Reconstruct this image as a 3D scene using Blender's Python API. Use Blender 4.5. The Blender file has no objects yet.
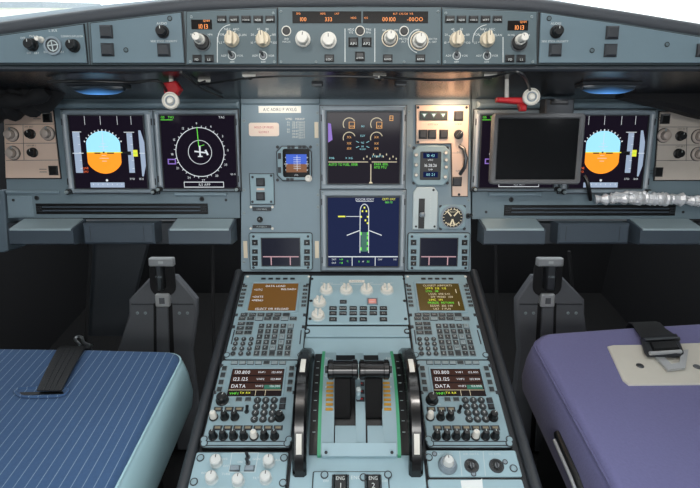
import bpy, math, random
from mathutils import Vector, Matrix
random.seed(7)
SC = bpy.context.scene
COL = SC.collection
R = math.radians
# ------------------------------------------------------------------ camera
PITCH = R(25); FPX = 500.0
CAM = Vector((0, 0, 1.10))
DV = Vector((0, math.cos(PITCH), -math.sin(PITCH)))
UV = Vector((0, math.sin(PITCH), math.cos(PITCH)))
XV = Vector((1, 0, 0))
cd = bpy.data.cameras.new('camera'); cam = bpy.data.objects.new('camera', cd); COL.objects.link(cam)
cd.sensor_width = 36; cd.lens = 36 * FPX / 700; cd.clip_start = .02; cd.clip_end = 500
cam.location = CAM; cam.rotation_euler = (math.pi/2 - PITCH, 0, 0)
SC.camera = cam

class Plane:
    """A flat working surface of the cockpit: x right, y along the surface, z out of it."""
    def __init__(s, o, v):
        s.o = Vector(o); s.v = Vector(v).normalized(); s.n = XV.cross(s.v)
        s.m = Matrix(((1, s.v.x, s.n.x, s.o.x), (0, s.v.y, s.n.y, s.o.y), (0, s.v.z, s.n.z, s.o.z), (0, 0, 0, 1)))
    def at(s, px, py, h=0):             # millimetres on the surface
        d = DV + XV*((px-350)/FPX) + UV*((244-py)/FPX)
        t = ((s.o + s.n*(h/1000)) - CAM).dot(s.n) / d.dot(s.n)
        p = CAM + d*t - s.o
        return p.x*1000, p.dot(s.v)*1000
def camp(D, H, x): return CAM + DV*D + UV*H + XV*x
X0 = .017
PP = Plane(camp(1.150, -.0644, X0), DV*-.182 + UV*.983)      # main instrument panel
PK = Plane(camp(1.150, -.0644, X0), DV*.7815 + UV*.624)      # pedestal top
PG = Plane(camp(.80, .331, X0), DV*-.182 + UV*.983)          # glareshield face
ZSEAT = CAM.z - .62
PS = Plane((0, 0, ZSEAT), (0, 1, 0))                          # seat cushion tops
W0 = Plane((0, 0, 0), (0, 1, 0))

# ------------------------------------------------------------------ materials
def srgb(h):
    h = h.lstrip('#'); c = [int(h[i:i+2], 16)/255 for i in (0, 2, 4)]
    return tuple(x/12.92 if x <= .04045 else ((x+.055)/1.055)**2.4 for x in c)
def mat(name, col, rough=.5, metal=0, emit=0, noise=0, nscale=60, bump=0, spec=None, ecol=None, coat=0):
    m = bpy.data.materials.new(name); m.use_nodes = True
    nt = m.node_tree; b = nt.nodes['Principled BSDF']
    c = srgb(col) if isinstance(col, str) else col
    b.inputs['Base Color'].default_value = (*c, 1); b.inputs['Roughness'].default_value = rough
    b.inputs['Metallic'].default_value = metal
    if spec is not None: b.inputs['Specular IOR Level'].default_value = spec
    if coat: b.inputs['Coat Weight'].default_value = coat
    if emit:
        e = srgb(ecol) if ecol else c
        b.inputs['Emission Color'].default_value = (*e, 1); b.inputs['Emission Strength'].default_value = emit
    if noise or bump:
        tc = nt.nodes.new('ShaderNodeTexCoord'); n = nt.nodes.new('ShaderNodeTexNoise')
        n.inputs['Scale'].default_value = nscale; n.inputs['Detail'].default_value = 5
        nt.links.new(tc.outputs['Object'], n.inputs['Vector'])
        if noise:
            r = nt.nodes.new('ShaderNodeMapRange')
            r.inputs['To Min'].default_value = 1-noise; r.inputs['To Max'].default_value = 1+noise
            mx = nt.nodes.new('ShaderNodeMix'); mx.data_type = 'RGBA'; mx.blend_type = 'MULTIPLY'; mx.inputs[0].default_value = 1
            mx.inputs[6].default_value = (*c, 1)
            nt.links.new(n.outputs['Fac'], r.inputs['Value']); nt.links.new(r.outputs[0], mx.inputs[7])
            nt.links.new(mx.outputs[2], b.inputs['Base Color'])
        if bump:
            bp = nt.nodes.new('ShaderNodeBump'); bp.inputs['Strength'].default_value = bump; bp.inputs['Distance'].default_value = .002
            nt.links.new(n.outputs['Fac'], bp.inputs['Height']); nt.links.new(bp.outputs[0], b.inputs['Normal'])
    return m
def glow(name, col, s=1.0):
    return mat(name, tuple(x*.3 for x in srgb(col)), .5, emit=s, ecol=col)
M = dict(
 panel=mat('panel_paint', '#6a7c85', .5, noise=.05, nscale=25),
 panel2=mat('panel_paint_pale', '#7b8e98', .5, noise=.05, nscale=25),
 ped=mat('pedestal_paint', '#96b2bc', .48, noise=.05, nscale=25),
 unit=mat('unit_paint', '#89a2ab', .45, noise=.05, nscale=40),
 bezel=mat('bezel_paint', '#818e97', .38, noise=.04, nscale=40),
 glare=mat('glareshield_paint', '#4f6066', .5, noise=.05, nscale=25),
 gside=mat('glareshield_side_paint', '#61757f', .5, noise=.04, nscale=25),
 cream=mat('cream_paint', '#dcc2b0', .5, noise=.03, nscale=30),
 vinyl=mat('dark_vinyl', '#3a3e44', .55, bump=.25, nscale=400),
 lip=mat('rubber_lip', '#2a3036', .5),
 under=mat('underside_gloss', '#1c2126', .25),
 black=mat('black_plastic', '#101214', .38),
 arm=mat('lever_arm_black', '#09090a', .6, spec=.2), gloss=mat('gloss_black', '#0a0a0b', .24, coat=.2),
 dark=mat('dark_grey', '#2b2f34', .5, noise=.08, nscale=40),
 key=mat('key_grey', '#2f3538', .45),
 keylt=mat('key_pale', '#8b999c', .5),
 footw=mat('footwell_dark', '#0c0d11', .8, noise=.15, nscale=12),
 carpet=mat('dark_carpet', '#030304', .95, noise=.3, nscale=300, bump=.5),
 pedal=mat('pedal_housing', '#575a5f', .55, noise=.1, nscale=20),
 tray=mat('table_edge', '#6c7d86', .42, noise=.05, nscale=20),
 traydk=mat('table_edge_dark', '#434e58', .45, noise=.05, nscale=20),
 white=mat('white_plastic', '#dedbd2', .42),
 offw=mat('ivory_plastic', '#d9ccb4', .45),
 legend=mat('legend_white', '#cfd5d4', .6),
 legdim=mat('legend_grey', '#b9c6c8', .6),
 metal=mat('bare_metal', '#b4b8ba', .3, metal=1),
 steel=mat('dark_steel', '#6a6d70', .35, metal=1),
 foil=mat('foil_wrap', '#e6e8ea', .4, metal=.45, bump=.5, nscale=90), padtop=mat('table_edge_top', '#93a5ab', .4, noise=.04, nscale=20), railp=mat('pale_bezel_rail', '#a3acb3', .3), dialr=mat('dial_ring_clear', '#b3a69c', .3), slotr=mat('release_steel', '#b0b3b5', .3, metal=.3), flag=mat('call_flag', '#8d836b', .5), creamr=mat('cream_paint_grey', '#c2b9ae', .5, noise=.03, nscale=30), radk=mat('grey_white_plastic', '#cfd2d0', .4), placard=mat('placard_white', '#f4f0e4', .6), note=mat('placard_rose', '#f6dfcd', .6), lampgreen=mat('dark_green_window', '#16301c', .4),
 red=mat('red_paint', '#c0232a', .42),
 pink=mat('pink_guard', '#e59a90', .5),
 orangep=mat('ochre_mark', '#b98a2e', .6),
 green=mat('green_edge', '#3f9c72', .5),
 screen=mat('screen_glass', '#07060b', .1, emit=.3, ecol='#2a2233', spec=.06),
 screenblue=mat('screen_blue', '#05070f', .1, emit=.45, ecol='#16265a', spec=.06),
 screenoff=mat('screen_off', '#0b0b0d', .12, spec=.15),
 tabscreen=mat('tablet_screen', '#131416', .22, spec=.25),
 tabframe=mat('tablet_frame', '#636567', .5),
 dcdu=mat('small_screen', '#10121a', .15, emit=.35, ecol='#2a2c3c', spec=.15),
 mcdub=mat('amber_screen', '#1a1206', .25, spec=.2, emit=.65, ecol='#7a5528'),
 mcdug=mat('olive_screen', '#141206', .25, spec=.2, emit=.6, ecol='#5b4a20'),
 rmps=mat('radio_screen', '#0c0b0b', .2, spec=.2, emit=.35, ecol='#33292a'),
 rmprow=mat('radio_screen_row', '#120a08', .2, spec=.2, emit=.4, ecol='#5a3f38'),
 sky=glow('display_sky', '#93d2ec', 1.0), gnd=glow('display_ground', '#f5901c', 1.0),
 tape=glow('display_tape', '#9fb0c8', .7), gw=glow('display_white', '#dfe5ea', .65), gg=glow('display_green', '#5fd23c', .9),
 gdg=glow('display_dark_green', '#2d6a58', .6),
 gy=glow('display_yellow', '#d8d83c', .9), ga=glow('display_amber', '#e8a860', .9), gc=glow('display_cyan', '#8fd0dc', .8),
 go=glow('digit_orange', '#ff9a50', .85), gr=glow('display_red', '#e06030', .9), gb=glow('display_blue', '#2a58c8', .7),
 gbr=glow('display_brown', '#7a4a24', .7), gp=glow('display_violet', '#8a6cc4', .7), gtan=glow('display_tan', '#c9bda0', .8),
 gpk=glow('display_pink', '#caa0a8', .6), glowblue=glow('glow_blue', '#3f7fc6', .9), digitwin=mat('digit_window', '#151210', .2),
 strap=mat('black_webbing', '#2a2c2e', .45, bump=.4, nscale=500), teal=mat('teal_leather', '#b2d8e2', .5, noise=.05, nscale=12),
 beige=mat('beige_plate', '#cfcdc3', .7, noise=.05, nscale=30), paper=mat('white_paper', '#dfe4e4', .8),
 concrete=mat('apron_concrete', '#efefec', .9, noise=.1, nscale=.2), bldg=mat('terminal_wall', '#dcdecf', .9, noise=.35, nscale=.6),
 frame=mat('window_frame_paint', '#8c949a', .5), blackfab=mat('black_curtain', '#121316', .85, bump=.8, nscale=30),
 ceil=mat('ceiling_lining', '#b9bdbf', .8, noise=.04, nscale=10), fillglow=glow('fill_glow', '#fff2e0', 3),
 bulk=mat('side_lining', '#5d6d78', .6, noise=.05, nscale=10),
)
def fabric(name, col, stripe=None, pitch=.0165):
    m = mat(name, col, .9, bump=.35, nscale=220, noise=.1); nt = m.node_tree; b = nt.nodes['Principled BSDF']
    b.inputs['Sheen Weight'].default_value = .12
    if stripe:
        tc = nt.nodes.new('ShaderNodeTexCoord'); sx = nt.nodes.new('ShaderNodeSeparateXYZ'); nt.links.new(tc.outputs['Object'], sx.inputs[0])
        def math_(op, a, v):
            n = nt.nodes.new('ShaderNodeMath'); n.operation = op; nt.links.new(a, n.inputs[0]); n.inputs[1].default_value = v; return n.outputs[0]
        fr = math_('FRACT', math_('DIVIDE', sx.outputs[0], pitch), 0)
        st = math_('LESS_THAN', fr, .085)
        fy = math_('FRACT', math_('DIVIDE', sx.outputs[1], .0021), 0)
        st2 = nt.nodes.new('ShaderNodeMath'); st2.operation = 'MULTIPLY'; nt.links.new(st, st2.inputs[0]); nt.links.new(math_('GREATER_THAN', fy, .15), st2.inputs[1])
        mx = nt.nodes.new('ShaderNodeMix'); mx.data_type = 'RGBA'
        old = b.inputs['Base Color'].links[0].from_socket
        nt.links.new(st2.outputs[0], mx.inputs[0]); nt.links.new(old, mx.inputs[6]); mx.inputs[7].default_value = (*srgb(stripe), 1)
        nt.links.new(mx.outputs[2], b.inputs['Base Color'])
    return m
M['blue'] = fabric('blue_striped_fabric', '#3b5b84', '#8199b2')
M['purple'] = fabric('purple_velour', '#6c6c98')
M['purpled'] = fabric('purple_velour_seam', '#62628a')
def glassmat():
    m = bpy.data.materials.new('window_glass'); m.use_nodes = True; nt = m.node_tree
    for n in list(nt.nodes): nt.nodes.remove(n)
    o = nt.nodes.new('ShaderNodeOutputMaterial'); t = nt.nodes.new('ShaderNodeBsdfTransparent'); g = nt.nodes.new('ShaderNodeBsdfGlossy')
    t.inputs[0].default_value = (.96, .98, .98, 1); g.inputs['Roughness'].default_value = .02
    f = nt.nodes.new('ShaderNodeFresnel'); x = nt.nodes.new('ShaderNodeMixShader')
    nt.links.new(f.outputs[0], x.inputs[0]); nt.links.new(t.outputs[0], x.inputs[1]); nt.links.new(g.outputs[0], x.inputs[2]); nt.links.new(x.outputs[0], o.inputs[0])
    return m
M['glass'] = glassmat()
def glow_bar_mat():
    '''blue reflection imitated by emission: brightest in its middle, dark at its ends'''
    m = mat('lens_face', '#3a4650', .3, emit=1, ecol='#4a90dc'); nt = m.node_tree; b = nt.nodes['Principled BSDF']
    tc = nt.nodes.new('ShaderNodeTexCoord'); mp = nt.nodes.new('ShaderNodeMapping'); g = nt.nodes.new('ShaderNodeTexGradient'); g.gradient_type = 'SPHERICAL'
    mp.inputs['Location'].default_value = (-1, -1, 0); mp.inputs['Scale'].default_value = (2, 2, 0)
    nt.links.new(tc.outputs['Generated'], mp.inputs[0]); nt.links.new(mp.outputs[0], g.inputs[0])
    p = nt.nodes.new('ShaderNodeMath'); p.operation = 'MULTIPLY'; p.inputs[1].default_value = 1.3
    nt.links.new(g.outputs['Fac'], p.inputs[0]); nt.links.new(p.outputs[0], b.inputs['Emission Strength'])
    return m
M['lens'] = glow_bar_mat()

# ------------------------------------------------------------------ lettering: every glyph turned into faces once
GL = {}
def make_glyphs(chars):
    tmp = []
    for c in chars:
        cu = bpy.data.curves.new('g', 'FONT'); cu.body = c; cu.size = 1; cu.resolution_u = 2
        o = bpy.data.objects.new('g', cu); COL.objects.link(o); tmp.append((c, o))
    dg = bpy.context.evaluated_depsgraph_get()
    for c, o in tmp:
        me = o.evaluated_get(dg).to_mesh()
        vs = [(v.co.x, v.co.y) for v in me.vertices]; fs = [tuple(p.vertices) for p in me.polygons]
        GL[c] = (vs, fs, max((v[0] for v in vs), default=.3) + .07)
    for c, o in tmp:
        cu = o.data; bpy.data.objects.remove(o); bpy.data.curves.remove(cu)
make_glyphs('ABCDEFGHIJKLMNOPQRSTUVWXYZ0123456789./-+:<>*%')
GL[' '] = ([], [], .35)

# ------------------------------------------------------------------ mesh builder (millimetres)
class MB:
    def __init__(s, m=None, T=None):
        s.V = []; s.F = []; s.I = []; s.mats = []; s.k = 0; s.T = T
        if m: s.m(m)
    def m(s, m):
        m = M[m] if isinstance(m, str) else m
        if m not in s.mats: s.mats.append(m)
        s.k = s.mats.index(m); return s
    def add(s, vs, fs):
        b = len(s.V)
        s.V += [tuple(s.T @ Vector(v)) if s.T else tuple(v) for v in vs]
        s.F += [tuple(b+i for i in f) for f in fs]; s.I += [s.k]*len(fs); return s
    def rings(s, rs, cap0=True, cap1=True, closed=True):
        n = len(rs[0]); vs = [v for r in rs for v in r]; fs = []
        for k in range(len(rs)-1):
            for i in range(n if closed else n-1):
                j = (i+1) % n; fs.append((k*n+i, k*n+j, (k+1)*n+j, (k+1)*n+i))
        if cap0: fs.append(tuple(range(n))[::-1])
        if cap1: fs.append(tuple((len(rs)-1)*n+i for i in range(n)))
        return s.add(vs, fs)
    @staticmethod
    def inset(p, d):
        n = len(p); out = []
        for i in range(n):
            a, b, c = Vector(p[i-1]), Vector(p[i]), Vector(p[(i+1) % n])
            e1 = (b-a).normalized(); e2 = (c-b).normalized()
            n1 = Vector((-e1.y, e1.x)); n2 = Vector((-e2.y, e2.x)); q = n1+n2
            q = q/max(q.dot(q)/2, .3) if q.length > 1e-6 else n1
            out.append((b.x+q.x*d, b.y+q.y*d))
        return out
    def prism(s, p, z0, z1, ch=0):
        p = [tuple(q[:2]) for q in p]
        ar = sum(p[i-1][0]*p[i][1]-p[i][0]*p[i-1][1] for i in range(len(p)))
        if ar < 0: p = p[::-1]
        rs = [[(x, y, z0) for x, y in p]]
        if ch:
            rs += [[(x, y, z1-ch) for x, y in p], [(x, y, z1) for x, y in s.inset(p, ch)]]
        else: rs.append([(x, y, z1) for x, y in p])
        return s.rings(rs)
    def box(s, x0, y0, x1, y1, z0, z1, ch=0):
        x0, x1 = min(x0, x1), max(x0, x1); y0, y1 = min(y0, y1), max(y0, y1)
        return s.prism([(x0, y0), (x1, y0), (x1, y1), (x0, y1)], z0, z1, ch)
    def cbox(s, cx, cy, w, h, z0, z1, ch=0): return s.box(cx-w/2, cy-h/2, cx+w/2, cy+h/2, z0, z1, ch)
    @staticmethod
    def rrpoly(cx, cy, w, h, r, n=4):
        out = []
        for (sx, sy, a0) in ((1, -1, -90), (1, 1, 0), (-1, 1, 90), (-1, -1, 180)):
            for i in range(n+1):
                a = R(a0 + 90*i/n); out.append((cx+sx*(w/2-r)+r*math.cos(a), cy+sy*(h/2-r)+r*math.sin(a)))
        return out
    def rr(s, cx, cy, w, h, r, z0, z1, ch=0): return s.prism(s.rrpoly(cx, cy, w, h, r), z0, z1, ch)
    def lathe(s, cx, cy, prof, n=24):
        return s.rings([[(cx+r*math.cos(2*math.pi*i/n), cy+r*math.sin(2*math.pi*i/n), z) for i in range(n)] for r, z in prof])
    def cyl(s, cx, cy, r, z0, z1, ch=0, n=24):
        return s.lathe(cx, cy, [(r, z0)] + ([(r, z1-ch), (r-ch, z1)] if ch else [(r, z1)]), n)
    def ring(s, cx, cy, r0, r1, z0, z1, a0=0, a1=360, n=40):
        full = abs(a1-a0) >= 360; m = n if full else max(6, int(n*abs(a1-a0)/360)); vs = []; fs = []
        for i in range(m + (0 if full else 1)):
            a = R(a0+(a1-a0)*i/m); c, q = math.cos(a), math.sin(a)
            vs += [(cx+r0*c, cy+r0*q, z0), (cx+r1*c, cy+r1*q, z0), (cx+r1*c, cy+r1*q, z1), (cx+r0*c, cy+r0*q, z1)]
        N = len(vs)//4
        for i in range(N if full else N-1):
            j = (i+1) % N
            for k in range(4): fs.append((i*4+k, i*4+(k+1) % 4, j*4+(k+1) % 4, j*4+k))
        if not full: fs += [(3, 2, 1, 0), tuple(4*(N-1)+k for k in range(4))]
        return s.add(vs, fs)
    def frame(s, po, pi, z0, z1, ch=0):
        """ring between two outlines with the same number of corners"""
        rs = [[(x, y, z0) for x, y in pi], [(x, y, z0) for x, y in po]]
        if ch: rs += [[(x, y, z1-ch) for x, y in po], [(x, y, z1) for x, y in s.inset(po, ch)], [(x, y, z1) for x, y in s.inset(pi, -ch)], [(x, y, z1-ch) for x, y in pi]]
        else: rs += [[(x, y, z1) for x, y in po], [(x, y, z1) for x, y in pi]]
        rs.append(rs[0]); return s.rings(rs, False, False)
    def line(s, x0, y0, x1, y1, w, z, th=.3):
        d = Vector((x1-x0, y1-y0)); L = d.length or 1; n = Vector((-d.y, d.x))/L*w/2
        return s.prism([(x0-n.x, y0-n.y), (x1-n.x, y1-n.y), (x1+n.x, y1+n.y), (x0+n.x, y0+n.y)], z-.01, z+th)
    def tube(s, pts, r, n=10, caps=True):
        pts = [Vector(p) for p in pts]; rs = []; up = Vector((.13, .21, .97)); rr_ = r if isinstance(r, (list, tuple)) else [r]*len(pts)
        for i, p in enumerate(pts):
            t = (pts[min(i+1, len(pts)-1)]-pts[max(i-1, 0)]).normalized()
            a = t.cross(up); a = a.normalized() if a.length > 1e-3 else t.cross(Vector((1, 0, 0))).normalized(); b = a.cross(t)
            rs.append([tuple(p + (a*math.cos(2*math.pi*k/n)+b*math.sin(2*math.pi*k/n))*rr_[i]) for k in range(n)])
        return s.rings(rs, caps, caps)
    def text(s, t, cx, cy, size, z, align='c', sx=1.0):
        w = sum(GL[c][2] for c in t)*size*sx; x = cx - (w/2 if align == 'c' else w if align == 'r' else 0)
        for c in t:
            vs, fs, ad = GL[c]
            if fs: s.add([(x+vx*size*sx, cy+(vy-.35)*size, z) for vx, vy in vs], fs)
            x += ad*size*sx
        return s
    def build(s, name, parent=None, loc=(0, 0, 0), smooth=40):
        me = bpy.data.meshes.new(name)
        me.from_pydata([(x/1000, y/1000, z/1000) for x, y, z in s.V], [], s.F)
        for m in s.mats: me.materials.append(m)
        me.polygons.foreach_set('material_index', s.I)
        me.polygons.foreach_set('use_smooth', [True]*len(s.F)); me.update()
        me.set_sharp_from_angle(angle=R(smooth))
        o = bpy.data.objects.new(name, me); COL.objects.link(o)
        o.location = [c/1000 for c in loc]
        if parent is not None: o.parent = parent.e if isinstance(parent, Thing) else parent
        return o
def again(src, parent, loc, name=None):
    o = src.copy(); COL.objects.link(o); o.parent = parent.e if isinstance(parent, Thing) else parent
    o.location = [c/1000 for c in loc]
    for ch in src.children:
        c = ch.copy(); COL.objects.link(c); c.parent = o
    return o
def tag(o, label=None, cat=None, group=None, kind=None):
    if label: o['label'] = label
    if cat: o['category'] = cat
    if group: o['group'] = group
    if kind: o['kind'] = kind
    return o
class Thing:
    def __init__(s, name, label, cat, plane, px=None, py=None, h=0, group=None, ab=None, kind=None):
        s.e = bpy.data.objects.new(name, None); COL.objects.link(s.e); s.e.empty_display_size = .02
        s.pl = plane; s.h = h; s.a, s.b = ab if ab else plane.at(px, py, h)
        s.e.matrix_world = plane.m @ Matrix.Translation((s.a/1000, s.b/1000, h/1000))
        tag(s.e, label, cat, group, kind)
    def L(s, px, py, z=0):
        a, b = s.pl.at(px, py, s.h+z); return a-s.a, b-s.b
    def Rc(s, x0, y0, x1, y1, z=0):
        xm, ym = (x0+x1)/2, (y0+y1)/2
        return s.L(x0, ym, z)[0], s.L(xm, y1, z)[1], s.L(x1, ym, z)[0], s.L(xm, y0, z)[1]
    def poly(s, pts, z=0): return [s.L(x, y, z) for x, y in pts]
def ccw(p):
    return p if sum(p[i-1][0]*p[i][1]-p[i][0]*p[i-1][1] for i in range(len(p))) > 0 else p[::-1]
# small repeated parts -------------------------------------------------
CACHE = {}
def cached(key, make):
    if key not in CACHE: CACHE[key] = make().build('cached_source')
    return CACHE[key]
def put(key, make, name, parent, loc):
    """a part placed at loc; equal parts share their mesh"""
    if key in CACHE:
        o = bpy.data.objects.new(name, CACHE[key]); COL.objects.link(o); o.parent = parent.e if isinstance(parent, Thing) else parent
        o.location = [c/1000 for c in loc]; return o
    o = make().build(name, parent, loc); CACHE[key] = o.data; return o
def screw(t, x, y, z=0, r=3.2):
    return put(('screw', r), lambda: MB('dark').cyl(0, 0, r, .1, 1.6, .5, 14).m('black').box(-r*.7, -.4, r*.7, .4, 1.5, 1.75), 'screw', t, (x, y, z))
def pscrew(t, x, y, z=0, r=3.2):
    return put(('pscrew', r), lambda: MB('keylt').cyl(0, 0, r, .1, 1.6, .5, 14).m('dark').box(-r*.7, -.4, r*.7, .4, 1.5, 1.75), 'screw', t, (x, y, z))
def button(t, x, y, w, h, txt=None, z=0, mt='black', tm='legend', ht=5, name='button', ts=None, dy=-.22):
    def mk():
        b = MB('keylt' if mt == 'key' else 'dark').cbox(0, 0, w+(2.4 if mt == 'key' else 1.6), h+(2.4 if mt == 'key' else 1.6), .1, 1.2).m(mt).cbox(0, 0, w, h, 0, ht, min(w, h)*.12)
        if txt:
            b.m(tm); n = len(txt); sz = ts or min(h*.5, w*.95/(n*.72))
            b.text(txt, 0, h*dy, sz, ht+.12)
        return b
    return put(('btn', round(w, 1), round(h, 1), txt, mt, tm, ht, ts), mk, name, t, (x, y, z))
def rotary(t, x, y, r, hgt, mt='white', z=0, name='knob', ang=90, base=None, bar=False, mark='dark'):
    def mk():
        b = MB(base or mt).lathe(0, 0, [(r*1.12, .1), (r*1.12, hgt*.18), (r*1.0, hgt*.25)], 28)
        b.m(mt)
        if bar:
            b.lathe(0, 0, [(r, hgt*.2), (r, hgt*.42), (r*.9, hgt*.5)], 28)
            b.T = Matrix.Rotation(R(ang), 4, 'Z'); b.prism(MB.rrpoly(0, 0, r*1.9, r*.75, r*.25), hgt*.45, hgt, 1)
            b.m(mark).box(r*.3, -.5, r*.9, .5, hgt-.1, hgt+.15); b.T = None
        else:
            b.lathe(0, 0, [(r*.92, hgt*.2), (r*.80, hgt*.55), (r*.86, hgt*.9), (r*.72, hgt)], 28)
            b.T = Matrix.Rotation(R(ang), 4, 'Z'); b.m(mark).box(r*.25, -.5, r*.7, .5, hgt-.1, hgt+.15); b.T = None
        return b
    return put(('rot', round(r, 2), hgt, mt, ang, base, bar, mark), mk, name, t, (x, y, z))
def area(name, loc, rot, sx, sy, power, col=(1, 1, 1)):
    l = bpy.data.lights.new(name, 'AREA'); l.shape = 'RECTANGLE'; l.size = sx; l.size_y = sy; l.energy = power; l.color = col
    o = bpy.data.objects.new(name, l); COL.objects.link(o); o.location = loc; o.rotation_euler = rot
# ================================================================== MAIN INSTRUMENT PANEL
def vent_parts(t, x0, y0, x1, y1):
    a, b, c, d = t.Rc(x0, y0, x1, y1)
    v = MB('black').box(a, b, c, d, .1, 3, 1).build('vent_slot', t)
    m = MB('traydk')
    for k in (.34, .68):
        y = b+(d-b)*k; m.box(a+16, y-1.6, c-16, y+1.6, 2.9, 5.5, .6)
    m.build('slat', v)
    for s in (a+8, c-8):
        g = MB('dark')
        for i in range(3):
            for j in range(3): g.cbox(s-4+4*i, (b+d)/2-5+5*j, 2.6, 3.2, 2.9, 4.6, .4)
        g.build('end_grille', v)
def block(t, x0, x1, y0, y1, mt, depth, name='table_edge'):
    a, b, c, d = t.Rc(x0, y0, x1, y1, depth)
    return MB(mt).box(a, b, c, d, .1, depth, 4)

TX = Matrix(((0, 0, 1, 0), (1, 0, 0, 0), (0, 1, 0, 0), (0, 0, 0, 1)))     # profile drawn along/up, extruded across
# pilot side (over the blue seat)
t = Thing('instrument_panel', 'grey-blue instrument panel above the blue seat, with a vent slot', 'panel', PP, 120, 218)
face = MB('panel').prism(t.poly([(3, 98), (239.4, 98), (239.8, 218), (8, 218)]), -45, 0).build('panel_face', t)
a, b, c, d = t.Rc(54, 101, 238, 108, 22); MB('panel').box(a, b, c, d, .1, 22, 5).build('brow', t)
for r in ((7, 190.5, 60, 193.5), (175, 192.3, 227, 195.8)):
    a, b, c, d = t.Rc(*r); MB('panel2').box(a, b, c, d, .1, 6, 2).build('handle_strip', t)
vent_parts(t, 36.5, 203.5, 208, 214)
for x, y in ((37, 198), (202, 199)):
    p = t.L(x, y); put('jack', lambda: MB('dark').cyl(0, 0, 5.2, .1, 3, 1, 18).m('black').cyl(0, 0, 3, 2, 4.5, 1, 16), 'jack_socket', t, (*p, 0))
a, b, c, d = t.Rc(8.5, 196, 33, 217); MB('panel2').box(a, b, c, d, .1, 2, 1).build('cover_plate', t)
# glass-edge of panel left side
MB('bulk').prism(t.poly([(-1, 190), (4.5, 190), (9, 250), (5, 252), (-1, 252)]), -60, 4, 2).build('side_trim', t)
for x in (14, 226):
    screw(t, *t.L(x, 200), 2 if x < 30 else 0, 3)

def tray_set(side, xs):
    (l0, l1), (m0, m1), (r0, r1) = xs
    seat = 'blue' if side < 0 else 'purple'
    t = Thing('table_edge', f'grey padded table edge with a flat middle block under the panel facing the {seat} seat', 'table', PP, (m0+m1)/2, 246)
    for i, (x0, x1) in enumerate(((l0, l1), (r0, r1))):
        b0 = t.L((x0+x1)/2, 219.3, 4)[1]; a, b, c, d = t.Rc(x0, 229.5, x1, 245, 58)
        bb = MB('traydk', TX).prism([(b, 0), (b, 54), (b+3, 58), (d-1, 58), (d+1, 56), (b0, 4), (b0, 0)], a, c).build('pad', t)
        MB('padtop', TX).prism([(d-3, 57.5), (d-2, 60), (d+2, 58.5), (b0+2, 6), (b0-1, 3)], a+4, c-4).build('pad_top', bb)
    bb = block(t, m0, m1, 223.5, 244, 'traydk', 48).build('middle_block', t)
    a, b, c, d = t.Rc(m0, 223.5, m1, 244, 48)
    s = MB('dark')
    for x in (a+16, c-22): s.cbox(x, (b+d)/2, .9, d-b-12, 47.6, 48.4)
    s.build('seam', bb)
    a, b, c, d = t.Rc(l0, 223, r1, 244, 0)
    MB('lip').box(a, b, c, d, -60, 2, 1).build('rail', t)
tray_set(-1, ((9, 73.5), (83, 154), (168.5, 231)))
tray_set(1, ((484, 545), (558.5, 629.5), (640, 704)))

# co-pilot side
t = Thing('instrument_panel', 'grey-blue instrument panel above the purple seat, behind the black tablet', 'panel', PP, 600, 218)
MB('panel').prism(t.poly([(472, 98), (735, 98), (728, 219), (472.5, 219)]), -45, 0).build('panel_face', t)
a, b, c, d = t.Rc(478, 101, 665, 108, 22); MB('panel').box(a, b, c, d, .1, 22, 5).build('brow', t)
for r in ((488, 192.3, 541, 196),):
    a, b, c, d = t.Rc(*r); MB('panel2').box(a, b, c, d, .1, 6, 2).build('handle_strip', t)
vent_parts(t, 504, 205, 675, 215.5)
for x, y in ((511, 199.5), (690, 198)):
    p = t.L(x, y); put('jack', None, 'jack_socket', t, (*p, 0))
for x in (486, 683): screw(t, *t.L(x, 212), 0, 3)

# centre
t = Thing('instrument_panel', 'tall centre instrument panel carrying the two stacked square screens', 'panel', PP, 356, 271)
MB('panel2').prism(t.poly([(241.2, 99), (470.3, 99), (470.8, 271.5), (241.2, 271.5)]), -45, 0).build('panel_face', t)
MB('panel').prism(t.poly([(241.2, 99), (320, 99), (320, 104.5), (241.2, 104.5)]), .1, 8, 2).build('brow', t)
for x, y in ((244, 121), (244, 190), (244, 213), (244, 262), (317.5, 113), (317.5, 145), (318, 195), (318, 207), (409, 112), (409.5, 146), (468.5, 200)):
    pscrew(t, *t.L(x, y), 0, 3.4)
for x, y in ((317, 128.5), ):
    a, b, c, d = t.Rc(314.5, 122, 318.5, 138); MB('offw').box(a, b, c, d, .1, 1.2, .4).build('label_strip', t)
for x in (245.5, 317):
    a, b, c, d = t.Rc(x-2, 241, x+2, 258); MB('offw').box(a, b, c, d, .1, 1.2, .4).build('label_strip', t)
a, b, c, d = t.Rc(260, 104.5, 304, 115)
MB('placard').box(*t.Rc(258.5, 106, 301, 113), .1, 1, .3).m('dark').text('A/C ADIRU P WXLG', t.L(280, 109.5)[0], t.L(280, 109.5)[1], 9.5, 1.15, sx=.78).build('registration_placard', t)
MB('note').rr(*t.L(264, 129.5), 66, 29, 5, .1, 1, .4).m('red').text('HOLD UP PRESS', t.L(264, 127.3)[0], t.L(264, 127.3)[1], 6.5, 1.15, sx=.85).text('SLOWLY', t.L(264, 132)[0], t.L(264, 132)[1], 6.5, 1.15, sx=.85).build('note_placard', t)
m = MB('placard')
for (x, y, s) in ((289, 119, 'VMO'), (300, 119, 'MAX/F')): m.text(s, *t.L(x, y), 6.5, .4)
for x, ys in ((288.5, (122.5, 125, 129.5, 132)), (295.5, (122.5, 125, 127.5, 131, 134, 137)), (302, (122.5, 125, 127.5, 130, 132.5, 135, 137.5))):
    for y in ys: m.text('215 KT' if x > 290 else 'F/1', *t.L(x, y), 5.6, .4, sx=.8)
m.build('limits_lettering', t)

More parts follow.
